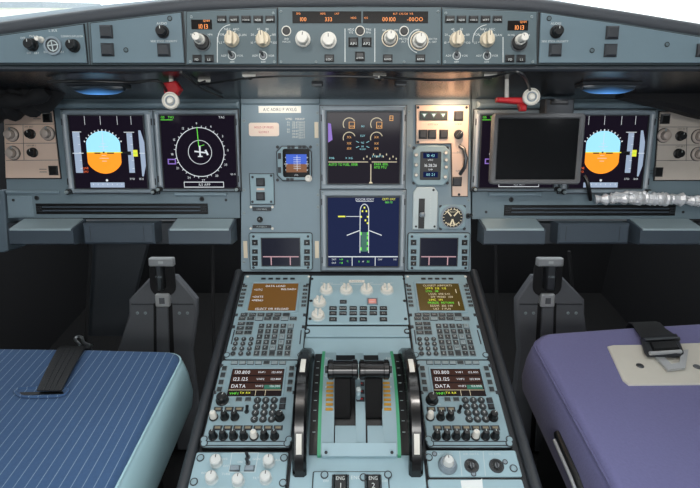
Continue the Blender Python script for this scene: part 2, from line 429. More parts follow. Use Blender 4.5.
# ------------------------------------------------------------------ square display units
def display(label, rect, outer, smat, dials=True, tilt=None):
    x0, y0, x1, y1 = rect
    t = Thing('display_unit', label, 'screen', PP, (x0+x1)/2, (y0+y1)/2, group='square flight displays')
    a, b, c, d = t.Rc(*rect, 9); ao, bo, co, do = t.Rc(*outer, 12)
    bez = MB('black').frame([(ao-2, bo-2), (co+2, bo-2), (co+2, do+2), (ao-2, do+2)], [(a, b), (c, b), (c, d), (a, d)], .1, 4)
    bez.m('bezel').frame([(ao, bo), (co, bo), (co, do), (ao, do)], [(a, b), (c, b), (c, d), (a, d)], .1, 12, 3)
    bez.m('dark').frame([(a, b), (c, b), (c, d), (a, d)], [(a+2, b+2), (c-2, b+2), (c-2, d-2), (a+2, d-2)], 8.5, 12.2)
    bez.build('bezel', t)
    for xa, xb in ((ao, a), (c, co)):
        w_ = xb-xa; MB('railp').tube([((xa+xb)/2, bo+12, 9.5), ((xa+xb)/2, do-10, 9.5)], w_*.30, 12).build('side_rail', t)
    sc = MB(smat).box(a+1, b+1, c-1, d-1, .1, 9).build('screen', t)
    if dials:
        for x in (ao+5, co-5):
            put('dudial', lambda: MB('black').cyl(0, 0, 6, 0, 14, 1.5, 18).m('keylt').cyl(0, 0, 3.6, 13, 20, 1.5, 16), 'brightness_knob', t, (x, bo+4, 10))
    for x, y in ((ao+5, do-5), (co-5, do-5)): pscrew(t, x, y, 12, 2.4)
    for y in (do-26, bo+26):
        for x in (ao+2.5, co-2.5): MB('dark').cbox(x, y, 2.4, 14, 11, 13, .4).build('latch', t)
    t.w, t.hh = c-a-2, d-b-2
    def U(u, v): return (a+c)/2+(u-.5)*t.w, (b+d)/2+(.5-v)*t.hh
    t.U = U; t.sc = sc; t.z = 9.25
    return t
def clip_circle(cx, cy, r, y0, y1, n=64):
    return [(cx+r*math.cos(2*math.pi*i/n), min(max(cy+r*math.sin(2*math.pi*i/n), y0), y1)) for i in range(n)]
def pfd(t):
    U, z, w, sc = t.U, t.z, t.w, t.sc
    cx, cy = U(.43, .50); r = .236*w; hw = .228*w
    def half(sgn):
        out = []; n = 26
        for i in range(n+1):
            an = R(180*i/n)*sgn; x, y = r*1.12*math.cos(an), r*1.2*math.sin(an)
            out.append((cx+max(-hw, min(hw, x)), cy+y))
        return out
    MB('sky').prism(half(1), z-.3, z).build('sky_half', sc); MB('gnd').prism(half(-1), z-.3, z).build('ground_half', sc)
    b = MB('gy').line(cx-hw, cy, cx+hw*1.35, cy, 2.0, z, .3)
    b.m('black').line(cx-hw*.55, cy-1.5, cx-hw*.2, cy-1.5, 2.6, z+.1, .4).line(cx+hw*.2, cy-1.5, cx+hw*.6, cy-1.5, 2.6, z+.1, .4).cbox(cx, cy, 3.5, 3.5, z, z+.5)
    b.line(cx+hw*1.1, cy, cx+hw*1.5, cy, 4, z+.1, .4)
    b.m('gw')
    for i in range(-3, 4): 
        L = 10 if i % 2 else 20
        if i: b.line(cx-L/2, cy+i*6.2, cx+L/2, cy+i*6.2, .9, z, .3)
    b.line(cx, cy+4, cx, cy+r*1.1, .9, z, .3)
    for k in range(-6, 7):
        an = R(90+k*10); R1 = r*1.22
        b.line(cx+R1*math.cos(an)*.95, cy+R1*math.sin(an)*.98, cx+R1*1.07*math.cos(an)*.95, cy+R1*1.06*math.sin(an), 1.8 if k % 3 else 2.6, z, .3)
    b.build('attitude_marks', sc)
    b = MB('tape').box(*U(.03, .78), *U(.125, .225), z-.3, z)
    b.box(*U(.755, .78), *U(.83, .235), z-.3, z)
    b.prism([U(.915, .2), U(.945, .2), U(.985, .36), U(.985, .68), U(.945, .83), U(.925, .83)], z-.3, z)
    b.box(*U(.21, .985), *U(.675, .915), z-.3, z).build('scale_tapes', sc)
    b = MB('gw')
    for i in range(5):
        y = .28+.11*i; b.line(*U(.095, y), *U(.125, y), .9, z, .3); b.line(*U(.80, y), *U(.83, y), .9, z, .3)
    b.line(*U(.005, .51), *U(.155, .51), 1.6, z, .3).line(*U(.72, .225), *U(.86, .225), 1.4, z, .3).line(*U(.03, .22), *U(.15, .22), 1.4, z, .3)
    b.line(*U(.91, .51), *U(1.0, .51), 1.4, z, .3)
    for i in range(7): b.line(*U(.25+.065*i, .93), *U(.25+.065*i, .95), 1, z+.1, .3)
    b.cyl(*U(.44, .885), 2.6, z-.3, z+.2, 0, 14)
    for u in (.21, .42, .645, .83): b.line(*U(u, .0), *U(u, .125), .8, z, .25)
    b.text('STD', *U(.79, .865), 6, z+.1).text('1013', *U(.91, .865), 6, z+.1).build('white_symbols', sc)
    b = MB('gy').box(*U(.825, .555), *U(.885, .465), z, z+.4).m('gg').text('010', *U(.855, .51), 5.5, z+.55).m('black').cbox(*U(.77, .51), 9, 8, z, z+.3).build('altitude_box', sc)
    MB('gr').text('QNE', *U(.165, .715), 6.2, z+.1).text('SPD', *U(.165, .765), 6.2, z+.1).build('red_flags', sc)
def nd(t, aligned=True):
    U, z, w, sc = t.U, t.z, t.w, t.sc
    cx, cy = U(.51, .50)
    b = MB('gw').ring(cx, cy, .318*w, .327*w, z-.2, z+.1, n=72).ring(cx, cy, .153*w, .160*w, z-.2, z+.1, n=48)
    for k in range(36):
        an = R(k*10+4); r0 = .327*w; r1 = r0+(3.6 if k % 3 else 0)
        if k % 3: b.line(cx+r0*math.cos(an), cy+r0*math.sin(an), cx+r1*math.cos(an), cy+r1*math.sin(an), 1.2, z, .2)
        else: b.text(str(k), cx+(r0+8)*math.cos(an), cy+(r0+8)*math.sin(an), 7, z+.1)
    # aeroplane symbol
    b.line(cx, cy+14, cx, cy-10, 3.4, z, .3).line(cx-12, cy+2, cx+12, cy-1, 3, z, .3).line(cx-5, cy-9, cx+5, cy-9, 2.4, z, .3)
    b.line(cx+12, cy+5, cx+17, cy-6, 4, z, .3).text('GS 0', *U(.94, .8), 5.5, z+.1).text('TAS', *U(.82, .03), 7, z+.1)
    b.text('ILS APP', *U(.55, .945), 7.5, z+.1)
    b.build('compass_rose', sc)
    MB('gw').frame([U(.27, .985), U(.81, .985), U(.81, .905), U(.27, .905)], [U(.277, .975), U(.803, .975), U(.803, .915), U(.277, .915)], z-.2, z+.1).build('message_frame', sc)
    MB('gg').line(cx-2, cy+12, cx-4, cy+.33*w, 1.5, z, .3).text('GS', *U(.04, .03), 7, z+.1).text('TAS', *U(.15, .03), 7, z+.1).line(*U(.01, .065), *U(.17, .065), 1.2, z, .2).line(cx-2, cy+12, cx+10, cy+16, 1.2, z, .2).build('heading_line', sc)
    MB('gp').frame([U(.07, .665), U(.18, .665), U(.18, .59), U(.07, .59)], [U(.085, .65), U(.165, .65), U(.165, .605), U(.085, .605)], z-.2, z+.1).build('violet_box', sc)
def ewd(t):
    U, z, w, sc = t.U, t.z, t.w, t.sc
    b = MB('gtan')
    for u in (.30, .675):
        for v, a0 in ((.165, -150), (.36, 20)):
            b.ring(*U(u, v), .078*w, .088*w, z-.2, z+.1, a0 if v > .3 else 30, 200 if v > .3 else 215, 40)
    b.line(*U(.01, .69), *U(.56, .69), 1.6, z, .2).line(*U(.61, .69), *U(.96, .69), 1.6, z, .2).line(*U(.60, .72), *U(.60, .985), 1.8, z, .2)
    b.prism([U(.57, 1-.0), U(.63, 1), U(.615, .97), U(.585, .97)], z, z+.2)
    for k in range(11):
        u = .5+.045*k; v = .645-(.03 if k % 2 else .0)-(.03 if 2 < k < 8 else 0); b.cbox(*U(u, v), 2, 4, z-.1, z+.1)
    b.build('gauge_arcs', sc)
    b = MB('ga')
    for u in (.30, .675):
        for v, s in ((.195, 'XX'), (.345, 'XX'), (.43, 'XX'), (.5, 'XX')): b.text(s, *U(u+(.04 if v < .2 else 0), v), 6.5, z+.1)
        b.frame([U(u-.005, .225), U(u+.075, .225), U(u+.075, .135), U(u-.005, .135)], [U(u+.002, .22), U(u+.068, .22), U(u+.068, .14), U(u+.002, .14)], z-.2, z+.1)
    b.frame([U(.85, .12), U(.90, .12), U(.90, .05), U(.85, .05)], [U(.857, .113), U(.893, .113), U(.893, .057), U(.857, .057)], z-.2, z+.1).text('XX', *U(.875, .085), 4.5, z+.1)
    b.build('amber_values', sc)
    b = MB('gc').text('N1', *U(.485, .195), 6, z+.1).text('EGT', *U(.485, .325), 5.5, z+.1).text('N2', *U(.485, .42), 5.5, z+.1).text('FF', *U(.485, .475), 5.5, z+.1).text('KG/H', *U(.485, .51), 5, z+.1)
    for sx in (-1, 1):
        b.line(*U(.485+sx*.05, .42), *U(.485+sx*.09, .4), 1, z, .2).line(*U(.485+sx*.05, .47), *U(.485+sx*.09, .49), 1, z, .2)
    b.text('FOB', *U(.06, .635), 6, z+.1).text('KG', *U(.32, .635), 6, z+.1).text('0', *U(.26, .635), 6, z+.1).text('S FLAP F', *U(.69, .61), 6, z+.1).build('cyan_captions', sc)
    MB('gg').text('AUTO TO FUEL XFER', *U(.015, .725), 8.4, z+.1, 'l', .74).text('PARK BRK', *U(.645, .72), 8, z+.1, 'l', .76).text('HYD PTU', *U(.645, .765), 8, z+.1, 'l', .76).build('green_memo', sc)
    MB('gp').prism([U(.01, .15), U(.05, .16), U(.07, .38), U(.01, .42)], z-.3, z-.1).build('painted_reflection', sc)  # violet reflection painted on the screen as a glowing shape
def sdp(t):
    U, z, w, sc = t.U, t.z, t.w, t.sc
    b = MB('gw')
    b.line(*U(.455, .2), *U(.455, .80), 1.6, z, .2).line(*U(.575, .2), *U(.575, .80), 1.6, z, .2)
    pts = [U(.515+.06*math.cos(R(an)), .2-.1*math.sin(R(an))) for an in range(0, 181, 20)]
    for p, q in zip(pts, pts[1:]): b.line(*p, *q, 1.6, z, .2)
    b.line(*U(.45, .475), *U(.27, .545), 1.8, z, .2).line(*U(.58, .475), *U(.76, .545), 1.8, z, .2).line(*U(.26, .275), *U(.45, .275), 1.2, z, .2)
    b.line(*U(.01, .855), *U(.99, .855), 2, z, .2).line(*U(.345, .855), *U(.345, .99), 1.4, z, .2).line(*U(.67, .855), *U(.67, .99), 1.4, z, .2)
    b.text('DOOR/OXY', *U(.52, .035), 8, z+.1, sx=.9).line(*U(.40, .062), *U(.64, .062), .9, z, .2)
    b.text('TAT', *U(.09, .895), 5.5, z+.1).text('SAT', *U(.09, .945), 5.5, z+.1).text('GW', *U(.74, .895), 5.5, z+.1).text('KG', *U(.95, .895), 5, z+.1).text('H', *U(.5, .925), 5.5, z+.1)
    b.build('white_symbols', sc)
    b = MB('gy').text('CKPT OXY', *U(.85, .03), 7, z+.1, sx=.8)
    MB('gy').line(*U(.15, .275), *U(.25, .275), 3, z, .2).build('door_pointer', sc)
    for u, v in ((.487, .2), (.543, .2), (.515, .15), (.47, .28), (.56, .28), (.53, .33), (.56, .37)): put('ydoor', lambda: MB('gy').cbox(0, 0, 3.2, 4, -.1, .2), 'door_mark', sc, (*U(u, v), z))
    b.build('yellow_symbols', sc)
    b = MB('gg').text('1850 PSI', *U(.85, .075), 6, z+.1, sx=.8).text('+19', *U(.19, .895), 5.5, z+.1).text('+18', *U(.19, .945), 5.5, z+.1).text('C', *U(.28, .92), 5.5, z+.1).text('11', *U(.44, .925), 6, z+.1).text('52', *U(.57, .925), 6, z+.1)
    for u, v in ((.56, .52), (.56, .58), (.56, .66), (.56, .74), (.47, .52), (.47, .74)): put('gdoor', lambda: MB('gg').cbox(0, 0, 3, 7, -.1, .2), 'door_mark', sc, (*U(u, v), z))
    b.build('green_symbols', sc)
    MB('gdg').box(*U(.47, .78), *U(.56, .5), z-.4, z-.15).build('cabin_fill', sc)
t = display('square flight screen showing the horizon ball, above the blue seat', (71.5, 115, 146.5, 189), (63.5, 109.5, 154.5, 193.5), 'screen'); pfd(t)
t = display('square screen with a white compass circle, beside the horizon screen over the blue seat', (161.5, 114.5, 237, 189), (155.2, 109.5, 238.5, 191), 'screen'); nd(t)
t = display('upper of the two stacked centre screens, with round engine gauge arcs', (327, 111.5, 400.5, 184.3), (320.5, 105.5, 405.8, 189.6), 'screen', False); ewd(t)
t = display('lower of the two stacked centre screens, with an aeroplane outline on dark blue', (327, 196.5, 399.5, 267), (320.8, 190.2, 405.3, 271.3), 'screenblue', False); sdp(t)
t = display('square screen mostly hidden behind the black tablet', (479.5, 114.5, 556, 188.5), (473.5, 109.5, 562, 191), 'screen'); nd(t)
t = display('square flight screen showing the horizon ball, right of the black tablet', (570, 115, 645.5, 189), (562.8, 109.5, 653, 193.5), 'screen'); pfd(t)

# ------------------------------------------------------------------ small centre instruments
t = Thing('standby_display', 'small square standby horizon instrument with blue sky and brown ground', 'instrument', PP, 294, 163.5)
a, b, c, d = t.Rc(275.5, 145, 312.5, 182, 8); w = c-a; oc = lambda k, q: [(a+k, b+q), (a+q, b+k), (c-q, b+k), (c-k, b+q), (c-k, d-q), (c-q, d-k), (a+q, d-k), (a+k, d-q)]
si = t.Rc(283.5, 149.5, 309, 176.5, 8); xm, ym = (si[0]+si[2])/2, (si[1]+si[3])/2
sw = si[2]-si[0]
ins = [(si[0], si[1]+6), (si[0]+6, si[1]), (si[2]-6, si[1]), (si[2], si[1]+6), (si[2], si[3]-6), (si[2]-6, si[3]), (si[0]+6, si[3]), (si[0], si[3]-6)]
MB('steel').prism(oc(1.5, 14), .1, 5, 2).build('case', t)
MB('unit').prism(oc(4, 15), 4.5, 8, 1.5).build('bezel', t)
sc = MB('screenoff').rr(xm, ym, sw+3, si[3]-si[1]+3, 5, 4, 9).build('screen', t)
MB('gb').box(si[0]+6, ym-2, si[2]-5, ym+19, 8.9, 9.3).build('sky_half', sc); MB('gbr').box(si[0]+6, ym-20, si[2]-5, ym-2, 8.9, 9.3).build('ground_half', sc)
bb = MB('gw').line(xm+2, ym-17, xm+2, ym+17, .9, 9.4, .2)
for i in range(-3, 4): bb.line(xm-6, ym+4*i, xm+10, ym+4*i, .7, 9.4, .2)
for i in range(4): bb.text(str(2+i), si[0]+5, ym-15+9*i, 4.5, 9.4).text(str(10+i), si[2]-4, ym-15+9*i, 4.5, 9.4)
bb.line(si[0]+2, ym-2, si[0]+9, ym-2, 1.2, 9.4, .2).line(si[2]-7, ym-2, si[2]-1, ym-2, 1.2, 9.4, .2).text('STD', xm, si[1]+3, 4.5, 9.4).build('scale_marks', sc)
for x, y in ((279.5, 156), (279.5, 170), (289, 147), (293, 147), (300, 147), (304, 147), (288, 179.6), (292, 179.6)):
    button(t, *t.L(x, y, 8), 6 if x > 281 else 5, 5 if x > 281 else 11, None, 8, 'dark', ht=2)
rotary(t, *t.L(308.5, 178.5, 8), 7, 12, 'white', 8, name='setting_knob')
for x, y in ((277.5, 147), (310.5, 147), (277.5, 180)): screw(t, *t.L(x, y, 5), 4, 3.4)

t = Thing('switch_panel', 'narrow pale switch panel with two dark square buttons, left of the standby horizon', 'panel', PP, 262, 189)
a, b, c, d = t.Rc(250.5, 174, 274, 204); MB('black').box(a-1.5, b-1.5, c+1.5, d+1.5, .1, 2).m('unit').box(a, b, c, d, 1, 5, 1.5).build('plate', t)
for y in (182, 196): button(t, *t.L(261, y), 18, 17, None, 5, 'dark', ht=5, name='square_button')
MB('cream').cbox(*t.L(261, 189), 17, 4, 4.9, 5.5).build('label', t)
for x, y in ((253, 177), (271.5, 175.5), (253, 201.5), (271.5, 201.5)): screw(t, *t.L(x, y), 5, 2.8)
t = Thing('dimmer_panel', 'small black knob between two black name strips below the narrow switch panel', 'knob', PP, 261, 218)
for y, h in ((209, 8), (226.5, 6.5)):
    p = t.L(262, y); s = MB('dark').cbox(*p, 42, h, .1, 3, .8).m('legdim').text('LDG GEAR' if y < 220 else 'FLOOD LT', *p, 4.5, 3.15).build('name_strip', t)
    for x in (251, 272.5): put('wscrew', lambda: MB('white').cyl(0, 0, 3, .1, 2.5, .7, 14), 'screw', s, (*t.L(x, y+(-2 if y < 220 else 2)), 0))
rotary(t, *t.L(260, 219.5), 6, 10, 'black', 0, mark='legend')

def dcdu(label, x0, x1, y0, y1):
    t = Thing('data_display', label, 'screen', PP, (x0+x1)/2, (y0+y1)/2, group='small wide message displays')
    a, b, c, d = t.Rc(x0, y0, x1, y1, 8); cx = (a+c)/2
    MB('black').prism(MB.rrpoly(cx, (b+d)/2, c-a+3, d-b+3, 6), .1, 3).m('unit').prism(MB.rrpoly(cx, (b+d)/2, c-a, d-b, 5), 2, 8, 2).build('case', t)
    s0, s1, s2, s3 = t.Rc(x0+12.5, y0+5, x1-12.5, y0+32, 8)
    sc = MB('dcdu').box(s0, s1, s2, s3, 4, 8.6).m('dark').frame([(s0-2, s1-2), (s2+2, s1-2), (s2+2, s3+2), (s0-2, s3+2)], [(s0, s1), (s2, s1), (s2, s3), (s0, s3)], 6, 9.2).build('screen', t)
    H = s3-s1; W = s2-s0
    m = MB('gpk').line(s0+2, s1+H*.33, s2-2, s1+H*.33, 2.2, 8.7, .2)
    for u in (.24, .75): m.line(s0+W*u, s1+1, s0+W*u, s1+H*.33, 2.2, 8.7, .2)
    m.build('divider_lines', sc)
    for k, y in enumerate((242, 251, 257.5, 263)):
        for x in (x0+5.5, x1-5): button(t, *t.L(x, y-233+y0, 8), 11, 11 if k == 0 else 8.5, '<*-+'[k] if x < 270 else '>*-+'[k], 8, 'black', ht=3.5, ts=7, dy=0)
    for x in (x0+4, x1-4):
        for y in (y0+3, y1-2.5): screw(t, *t.L(x, y, 8), 7.5, 3)
dcdu('small wide display with eight black keys at lower left of the centre panel', 249.5, 312, 233.5, 270)
dcdu('small wide display with eight black keys at lower right of the centre panel', 408, 469.5, 233.5, 270.5)

t = Thing('landing_gear_control_unit', 'cream L-shaped landing gear panel with green triangle lights', 'panel', PP, 442, 144)
L_ = t.poly([(416, 105.5), (468.5, 105.5), (467, 196), (452, 196), (451.2, 143.6), (416, 143.6)])
MB('black').prism(MB.inset(ccw(L_), -1.6), .1, 2).m('cream').prism(L_, 1, 6, 1).build('plate', t)
a, b, c, d = t.Rc(419.5, 111, 447.5, 120.2, 6); sc = MB('lampgreen').box(a, b, c, d, 5, 9, .8)
sc.m('black').box(a+1.5, b+1.5, c-1.5, d-1.5, 8.9, 9.2); lamp = sc.build('gear_lights', t)
g = MB('gdg')
for k in range(3):
    x, y = a+(c-a)*(k+.5)/3, (b+d)/2; g.prism([(x-7, y+5), (x+7, y+5), (x, y-6)], 9.1, 9.6)
g.m('gw')
for k in range(3):
    x, y = a+(c-a)*(k+.5)/3, (b+d)/2; g.prism([(x-4, y+3.4), (x+4, y+3.4), (x, y-3)], 9.5, 9.9)
g.build('green_triangle', lamp)
for x in (423, 432, 443.5): button(t, *t.L(x, 134.3, 6), 17, 18, None, 6, 'dark', ht=5, name='square_button')
for x, y in ((458.5, 116), (457, 181.5)): button(t, *t.L(x, y, 6), 19, 19, None, 6, 'dark', ht=5, name='square_button')
p = t.L(458.5, 134.5, 6); rotary(t, *p, 9, 14, 'dark', 6, name='switch_knob', bar=True, ang=50, mark='legend')
MB('steel').tube([(*t.L(459, 146), 5.5), (*t.L(462.5, 149), 14), (*t.L(464, 158), 20), (*t.L(463, 167), 17), (*t.L(459.5, 174), 5.5)], 4.2, 10).build('guard_bar', t)
m = MB('steel')
for x, y, s in ((433, 124.5, 'AUTO BRK'), (458.5, 124, 'A/SKID'), (458.5, 152, 'ON'), (458, 171, 'TERR')): m.text(s, *t.L(x, y, 6), 5.5, 6.15, sx=.8)
m.line(*t.L(452, 153, 6), *t.L(467, 153, 6), .6, 6.05, .1).build('lettering', t)
for x, y in ((418, 107.5), (466.5, 107.5), (418, 142), (459, 194.5)): screw(t, *t.L(x, y, 6), 6, 3)

t = Thing('clock', 'pale octagonal clock with two small blue digit windows, under the cream panel', 'clock', PP, 430.5, 165)
a, b, c, d = t.Rc(412.5, 145.5, 449.5, 185.5, 8)
MB('unit').prism([(a, b+12), (a+12, b), (c-12, b), (c, b+12), (c, d-12), (c-12, d), (a+12, d), (a, d-12)], .1, 9, 2).build('case', t)
s = t.Rc(420, 151.5, 441, 180, 9); fc = MB('black').rr((s[0]+s[2])/2, (s[1]+s[3])/2, s[2]-s[0], s[3]-s[1], 3, 7, 10, .5).build('face', t)
for y, tx in ((155.5, '10 43'), (174.5, '00 21')):
    p = t.L(430.5, y, 10); MB('screenblue').cbox(*p, 32, 12, 9.5, 10.6).m('gc').text(tx, *p, 8, 10.8).build('digit_window', fc)
MB('gw').text('UTC', *t.L(430.5, 160, 10), 5.5, 10.2).text('16:28:26', *t.L(430.5, 165.3, 10), 9.5, 10.2, sx=.85).text('CHR', *t.L(430.5, 169.5, 10), 5, 10.2).build('time_digits', fc)
for x, y in ((416, 155), (416, 165), (416, 175), (445.5, 153), (446, 160), (446, 167), (445, 177)): put('cbtn', lambda: MB('keylt').cyl(0, 0, 5, 0, 4.5, 1, 18).m('white').cyl(0, 0, 3, 4, 5, .3, 14), 'button', t, (*t.L(x, y, 9), 9))
for x, y in ((414, 148), (447.5, 148), (414, 183), (447.5, 183)): screw(t, *t.L(x, y, 8), 5, 3.6)

t = Thing('gear_lever', 'grey landing gear lever unit with a long black slot', 'lever', PP, 424, 206)
a, b, c, d = t.Rc(413, 187, 437.5, 229.5, 7)
MB('legdim').prism([(a, b), (c, b), (c, d-12), (c-9, d), (a+9, d), (a, d-12)], .1, 8, 1.5).build('plate', t)
s = t.Rc(418.5, 198.5, 424.5, 228.5, 8); MB('black').box(*s, 6, 8.8).build('slot', t)
p = t.L(421.5, 215, 8); MB('steel').cbox(*p, 5, 8, 6, 26, 1).m('bezel').rr(p[0], p[1]+2, 12, 11, 4, 18, 26, 3).build('lever_handle', t)
m = MB('legend')
for k in range(9): m.text('UP250DOWN'[k], *t.L(430.5, 197+3.2*k, 8), 5.5, 8.2)
m.build('lettering', t)
for x, y in ((433.5, 190), (416, 226.5), (434.5, 226.5)): screw(t, *t.L(x, y, 8), 7.5, 2.6)

t = Thing('pressure_gauge', 'round black three-needle brake pressure gauge on the centre panel', 'gauge', PP, 452, 217)
a, b, c, d = t.Rc(439, 205, 466, 229.5, 5); MB('unit').prism(MB.rrpoly((a+c)/2, (b+d)/2, c-a, d-b, 12), .1, 4, 1).build('case', t)
r = t.L(463.3, 217)[0]; MB('bezel').ring(0, 0, r-2.5, r+1, 3, 9, n=48).build('rim', t); fc = MB('black').cyl(0, 0, r-2, 3, 6, 0, 40).build('face', t)
m = MB('gtan')
for a0, a1 in ((25, 85), (95, 155), (215, 325)): m.ring(0, 0, r*.68, r*.74, 6, 6.2, a0, a1, 60)
for an in range(0, 360, 20): m.line(r*.72*math.cos(R(an)), r*.72*math.sin(R(an)), r*.86*math.cos(R(an)), r*.86*math.sin(R(an)), 1.3, 6, .2)
m.text('BRAKES', 0, -r*.55, 5, 6.2).text('ACCU', 0, r*.5, 5, 6.2).build('dial_marks', fc)
for an, o in ((130, (-3, 3)), (50, (3, 3)), (250, (0, -4)), (290, (0, -4))):
    MB('gtan').line(o[0], o[1], o[0]+r*.6*math.cos(R(an)), o[1]+r*.6*math.sin(R(an)), 3, 6.3, .5).build('needle', fc)
for x, y in ((440.5, 206.5), (464, 206.5), (440.5, 228.5), (464, 228.5)): screw(t, *t.L(x, y), 2, 3.6)
t = Thing('toggle_switch', 'black toggle switch at right edge of the centre panel near the round gauge', 'switch', PP, 468, 216)
MB('dark').cyl(0, 0, 6, .1, 3, 1).build('base', t); MB('black').tube([(0, 0, 2), (3, 4, 16)], [3, 4], 12).build('toggle', t)

# ------------------------------------------------------------------ cream loudspeaker / lighting panels at both outer ends
def side_panel(label, outline, sq, knobs, rings, lines, mt='cream'):
    xs = [p[0] for p in outline]; ys = [p[1] for p in outline]
    t = Thing('lighting_panel', label, 'panel', PP, sum(xs)/len(xs), sum(ys)/len(ys))
    MB('black').prism(MB.inset(ccw(t.poly(outline)), -2), .1, 2).m(mt).prism(t.poly(outline), 1, 5, 1).build('plate', t)
    for x, y in sq: button(t, *t.L(x, y, 5), 19, 19, None, 5, 'black', ht=4, name='square_button')
    for x, y in knobs: rotary(t, *t.L(x, y, 5), 9.5, 13, 'black', 5, mark='legend')
    for x, y in rings:
        put('dial_ring', lambda: MB('dark').cyl(0, 0, 15.6, .1, 1, 0, 28).m('dialr').lathe(0, 0, [(14.4, -.5), (14.4, 4), (12, 6), (9, 6), (8.5, 16), (7, 17)], 28).m('dark').ring(0, 0, 9, 9.9, 5.5, 6.4, n=28).m('keylt').box(-1.5, 3, 1.5, 15, 5.8, 7), 'dimmer_knob', t, (*t.L(x, y, 5), 5))
    m = MB('steel')
    for l in lines: m.line(*t.L(l[0], l[1], 5), *t.L(l[2], l[3], 5), 1.1, 5.05, .2)
    for x, y in knobs: m.text('OFF BRT', t.L(x, y)[0], t.L(x, y)[1]+15, 5, 5.2)
    for x, y in sq: m.line(t.L(x, y)[0]-28, t.L(x, y)[1]+3, t.L(x, y)[0]-12, t.L(x, y)[1]+3, 1.4, 5.1, .2).line(t.L(x, y)[0]-28, t.L(x, y)[1]-3, t.L(x, y)[0]-12, t.L(x, y)[1]-3, 1.4, 5.1, .2)
    m.build('lettering', t)
side_panel('cream panel with black knobs at the far left end, beside the horizon screen', [(5, 117), (14, 113), (53.5, 111), (61, 178), (7, 178)], ((47.5, 117.5), (53.5, 170.5)), ((31, 134), (33.5, 152.5)), ((12, 134.5), (48, 133.5), (13.5, 153)),
           ((5, 124.5, 55, 124), (6, 143.5, 58, 143), (6, 160.5, 60, 160), (23, 125, 24, 160)))
side_panel('cream panel with black knobs at the far right end, beyond the tablet', [(659, 112), (712, 112), (708, 180), (654, 180)], ((665, 119), (658, 172)), ((680, 136), (678, 153.5)), ((663.5, 135.5), (698, 136.5), (697.5, 154)),
           ((657, 127, 710, 127), (656, 145, 709, 145), (655, 160.5, 708, 160.5), (687, 127, 686, 161)), 'creamr')
# ================================================================== GLARESHIELD
def wp(pl, px, py, h=0):
    a, b = pl.at(px, py, h); p = pl.m @ Vector((a/1000, b/1000, h/1000)); return p*1000
TOP = [(-90, 47), (0, 34.5), (87, 22.5), (181, 11.5), (230, 9), (280, 7.3), (360, 6.6), (441, 7.3), (490, 9), (539, 11.5), (620, 23), (700, 36), (790, 50)]
t = Thing('glareshield', 'wide grey-blue glareshield with a dark padded top edge spanning the cockpit', 'glareshield', PG, 359, 66)
MB('glare').prism(t.poly([(790, 65), (-90, 65)] + TOP), -50, 0).build('front_face', t)
# lip under the face
a0, b0 = t.L(-90, 66.4); a1, b1 = t.L(790, 71.5)
MB('lip').box(a0, b0, a1, b1, -50, 5, 3).build('lip', t)
# padded roll along the top edge and the deck behind it
roll = []; rad = []
for x, y in TOP:
    p = t.L(x, y); e = max(0, 1-abs(x-359)/420); roll.append((p[0], p[1]+9.5, -12.2)); rad.append(11)
def smooth_path(pts, k=4):
    out = []
    for i in range(len(pts)-1):
        p0, p1, p2, p3 = [Vector(pts[max(0, min(len(pts)-1, j))]) for j in (i-1, i, i+1, i+2)]
        for s in range(k):
            u = s/k; out.append(0.5*((2*p1)+(p2-p0)*u+(2*p0-5*p1+4*p2-p3)*u*u+(3*p1-p0-3*p2+p3)*u**3))
    return out+[Vector(pts[-1])]
MB('vinyl').tube(smooth_path(roll), 12, 14).build('padded_roll', t)
FAR = [(-90, 30), (0, 17), (87, 6.5), (160, -.5), (230, -7), (280, -10), (360, -12), (441, -10), (490, -7), (551, -.5), (620, 11.5), (700, 26.5), (790, 44)]
dk = MB('bulk'); rsA = []; rsB = []
for (x, y), (x2, y2) in zip(TOP, FAR):
    p = t.L(x, y); q = t.L(x2, y2, -260); rsA.append((p[0], p[1]+12, -14)); rsB.append((q[0], q[1], -260))
lowA = [(p[0], p[1]-22, p[2]-4) for p in rsA]; lowB = [(p[0], p[1]-22, p[2]) for p in rsB]
dk.rings([rsA, rsB, lowB, lowA, rsA], False, False, closed=False).build('top_deck', t)
m = MB('lip')
for x0, y0, x1, y1 in ((87.5, 22.5, 90.5, 65), (183, 11.5, 187, 65), (538.5, 11.5, 536, 65)): m.line(*t.L(x0, y0), *t.L(x1, y1), 2.2, -.04, .08)
m.build('panel_gap', t)
# underside
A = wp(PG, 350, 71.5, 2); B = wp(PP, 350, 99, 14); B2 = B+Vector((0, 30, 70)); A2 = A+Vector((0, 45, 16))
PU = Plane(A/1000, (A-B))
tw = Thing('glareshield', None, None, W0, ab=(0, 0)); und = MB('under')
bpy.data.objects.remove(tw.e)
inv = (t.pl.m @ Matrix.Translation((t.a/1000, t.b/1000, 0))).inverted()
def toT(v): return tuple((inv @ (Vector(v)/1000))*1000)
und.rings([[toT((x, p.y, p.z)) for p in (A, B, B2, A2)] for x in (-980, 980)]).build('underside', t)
GLARE = t
gs = t

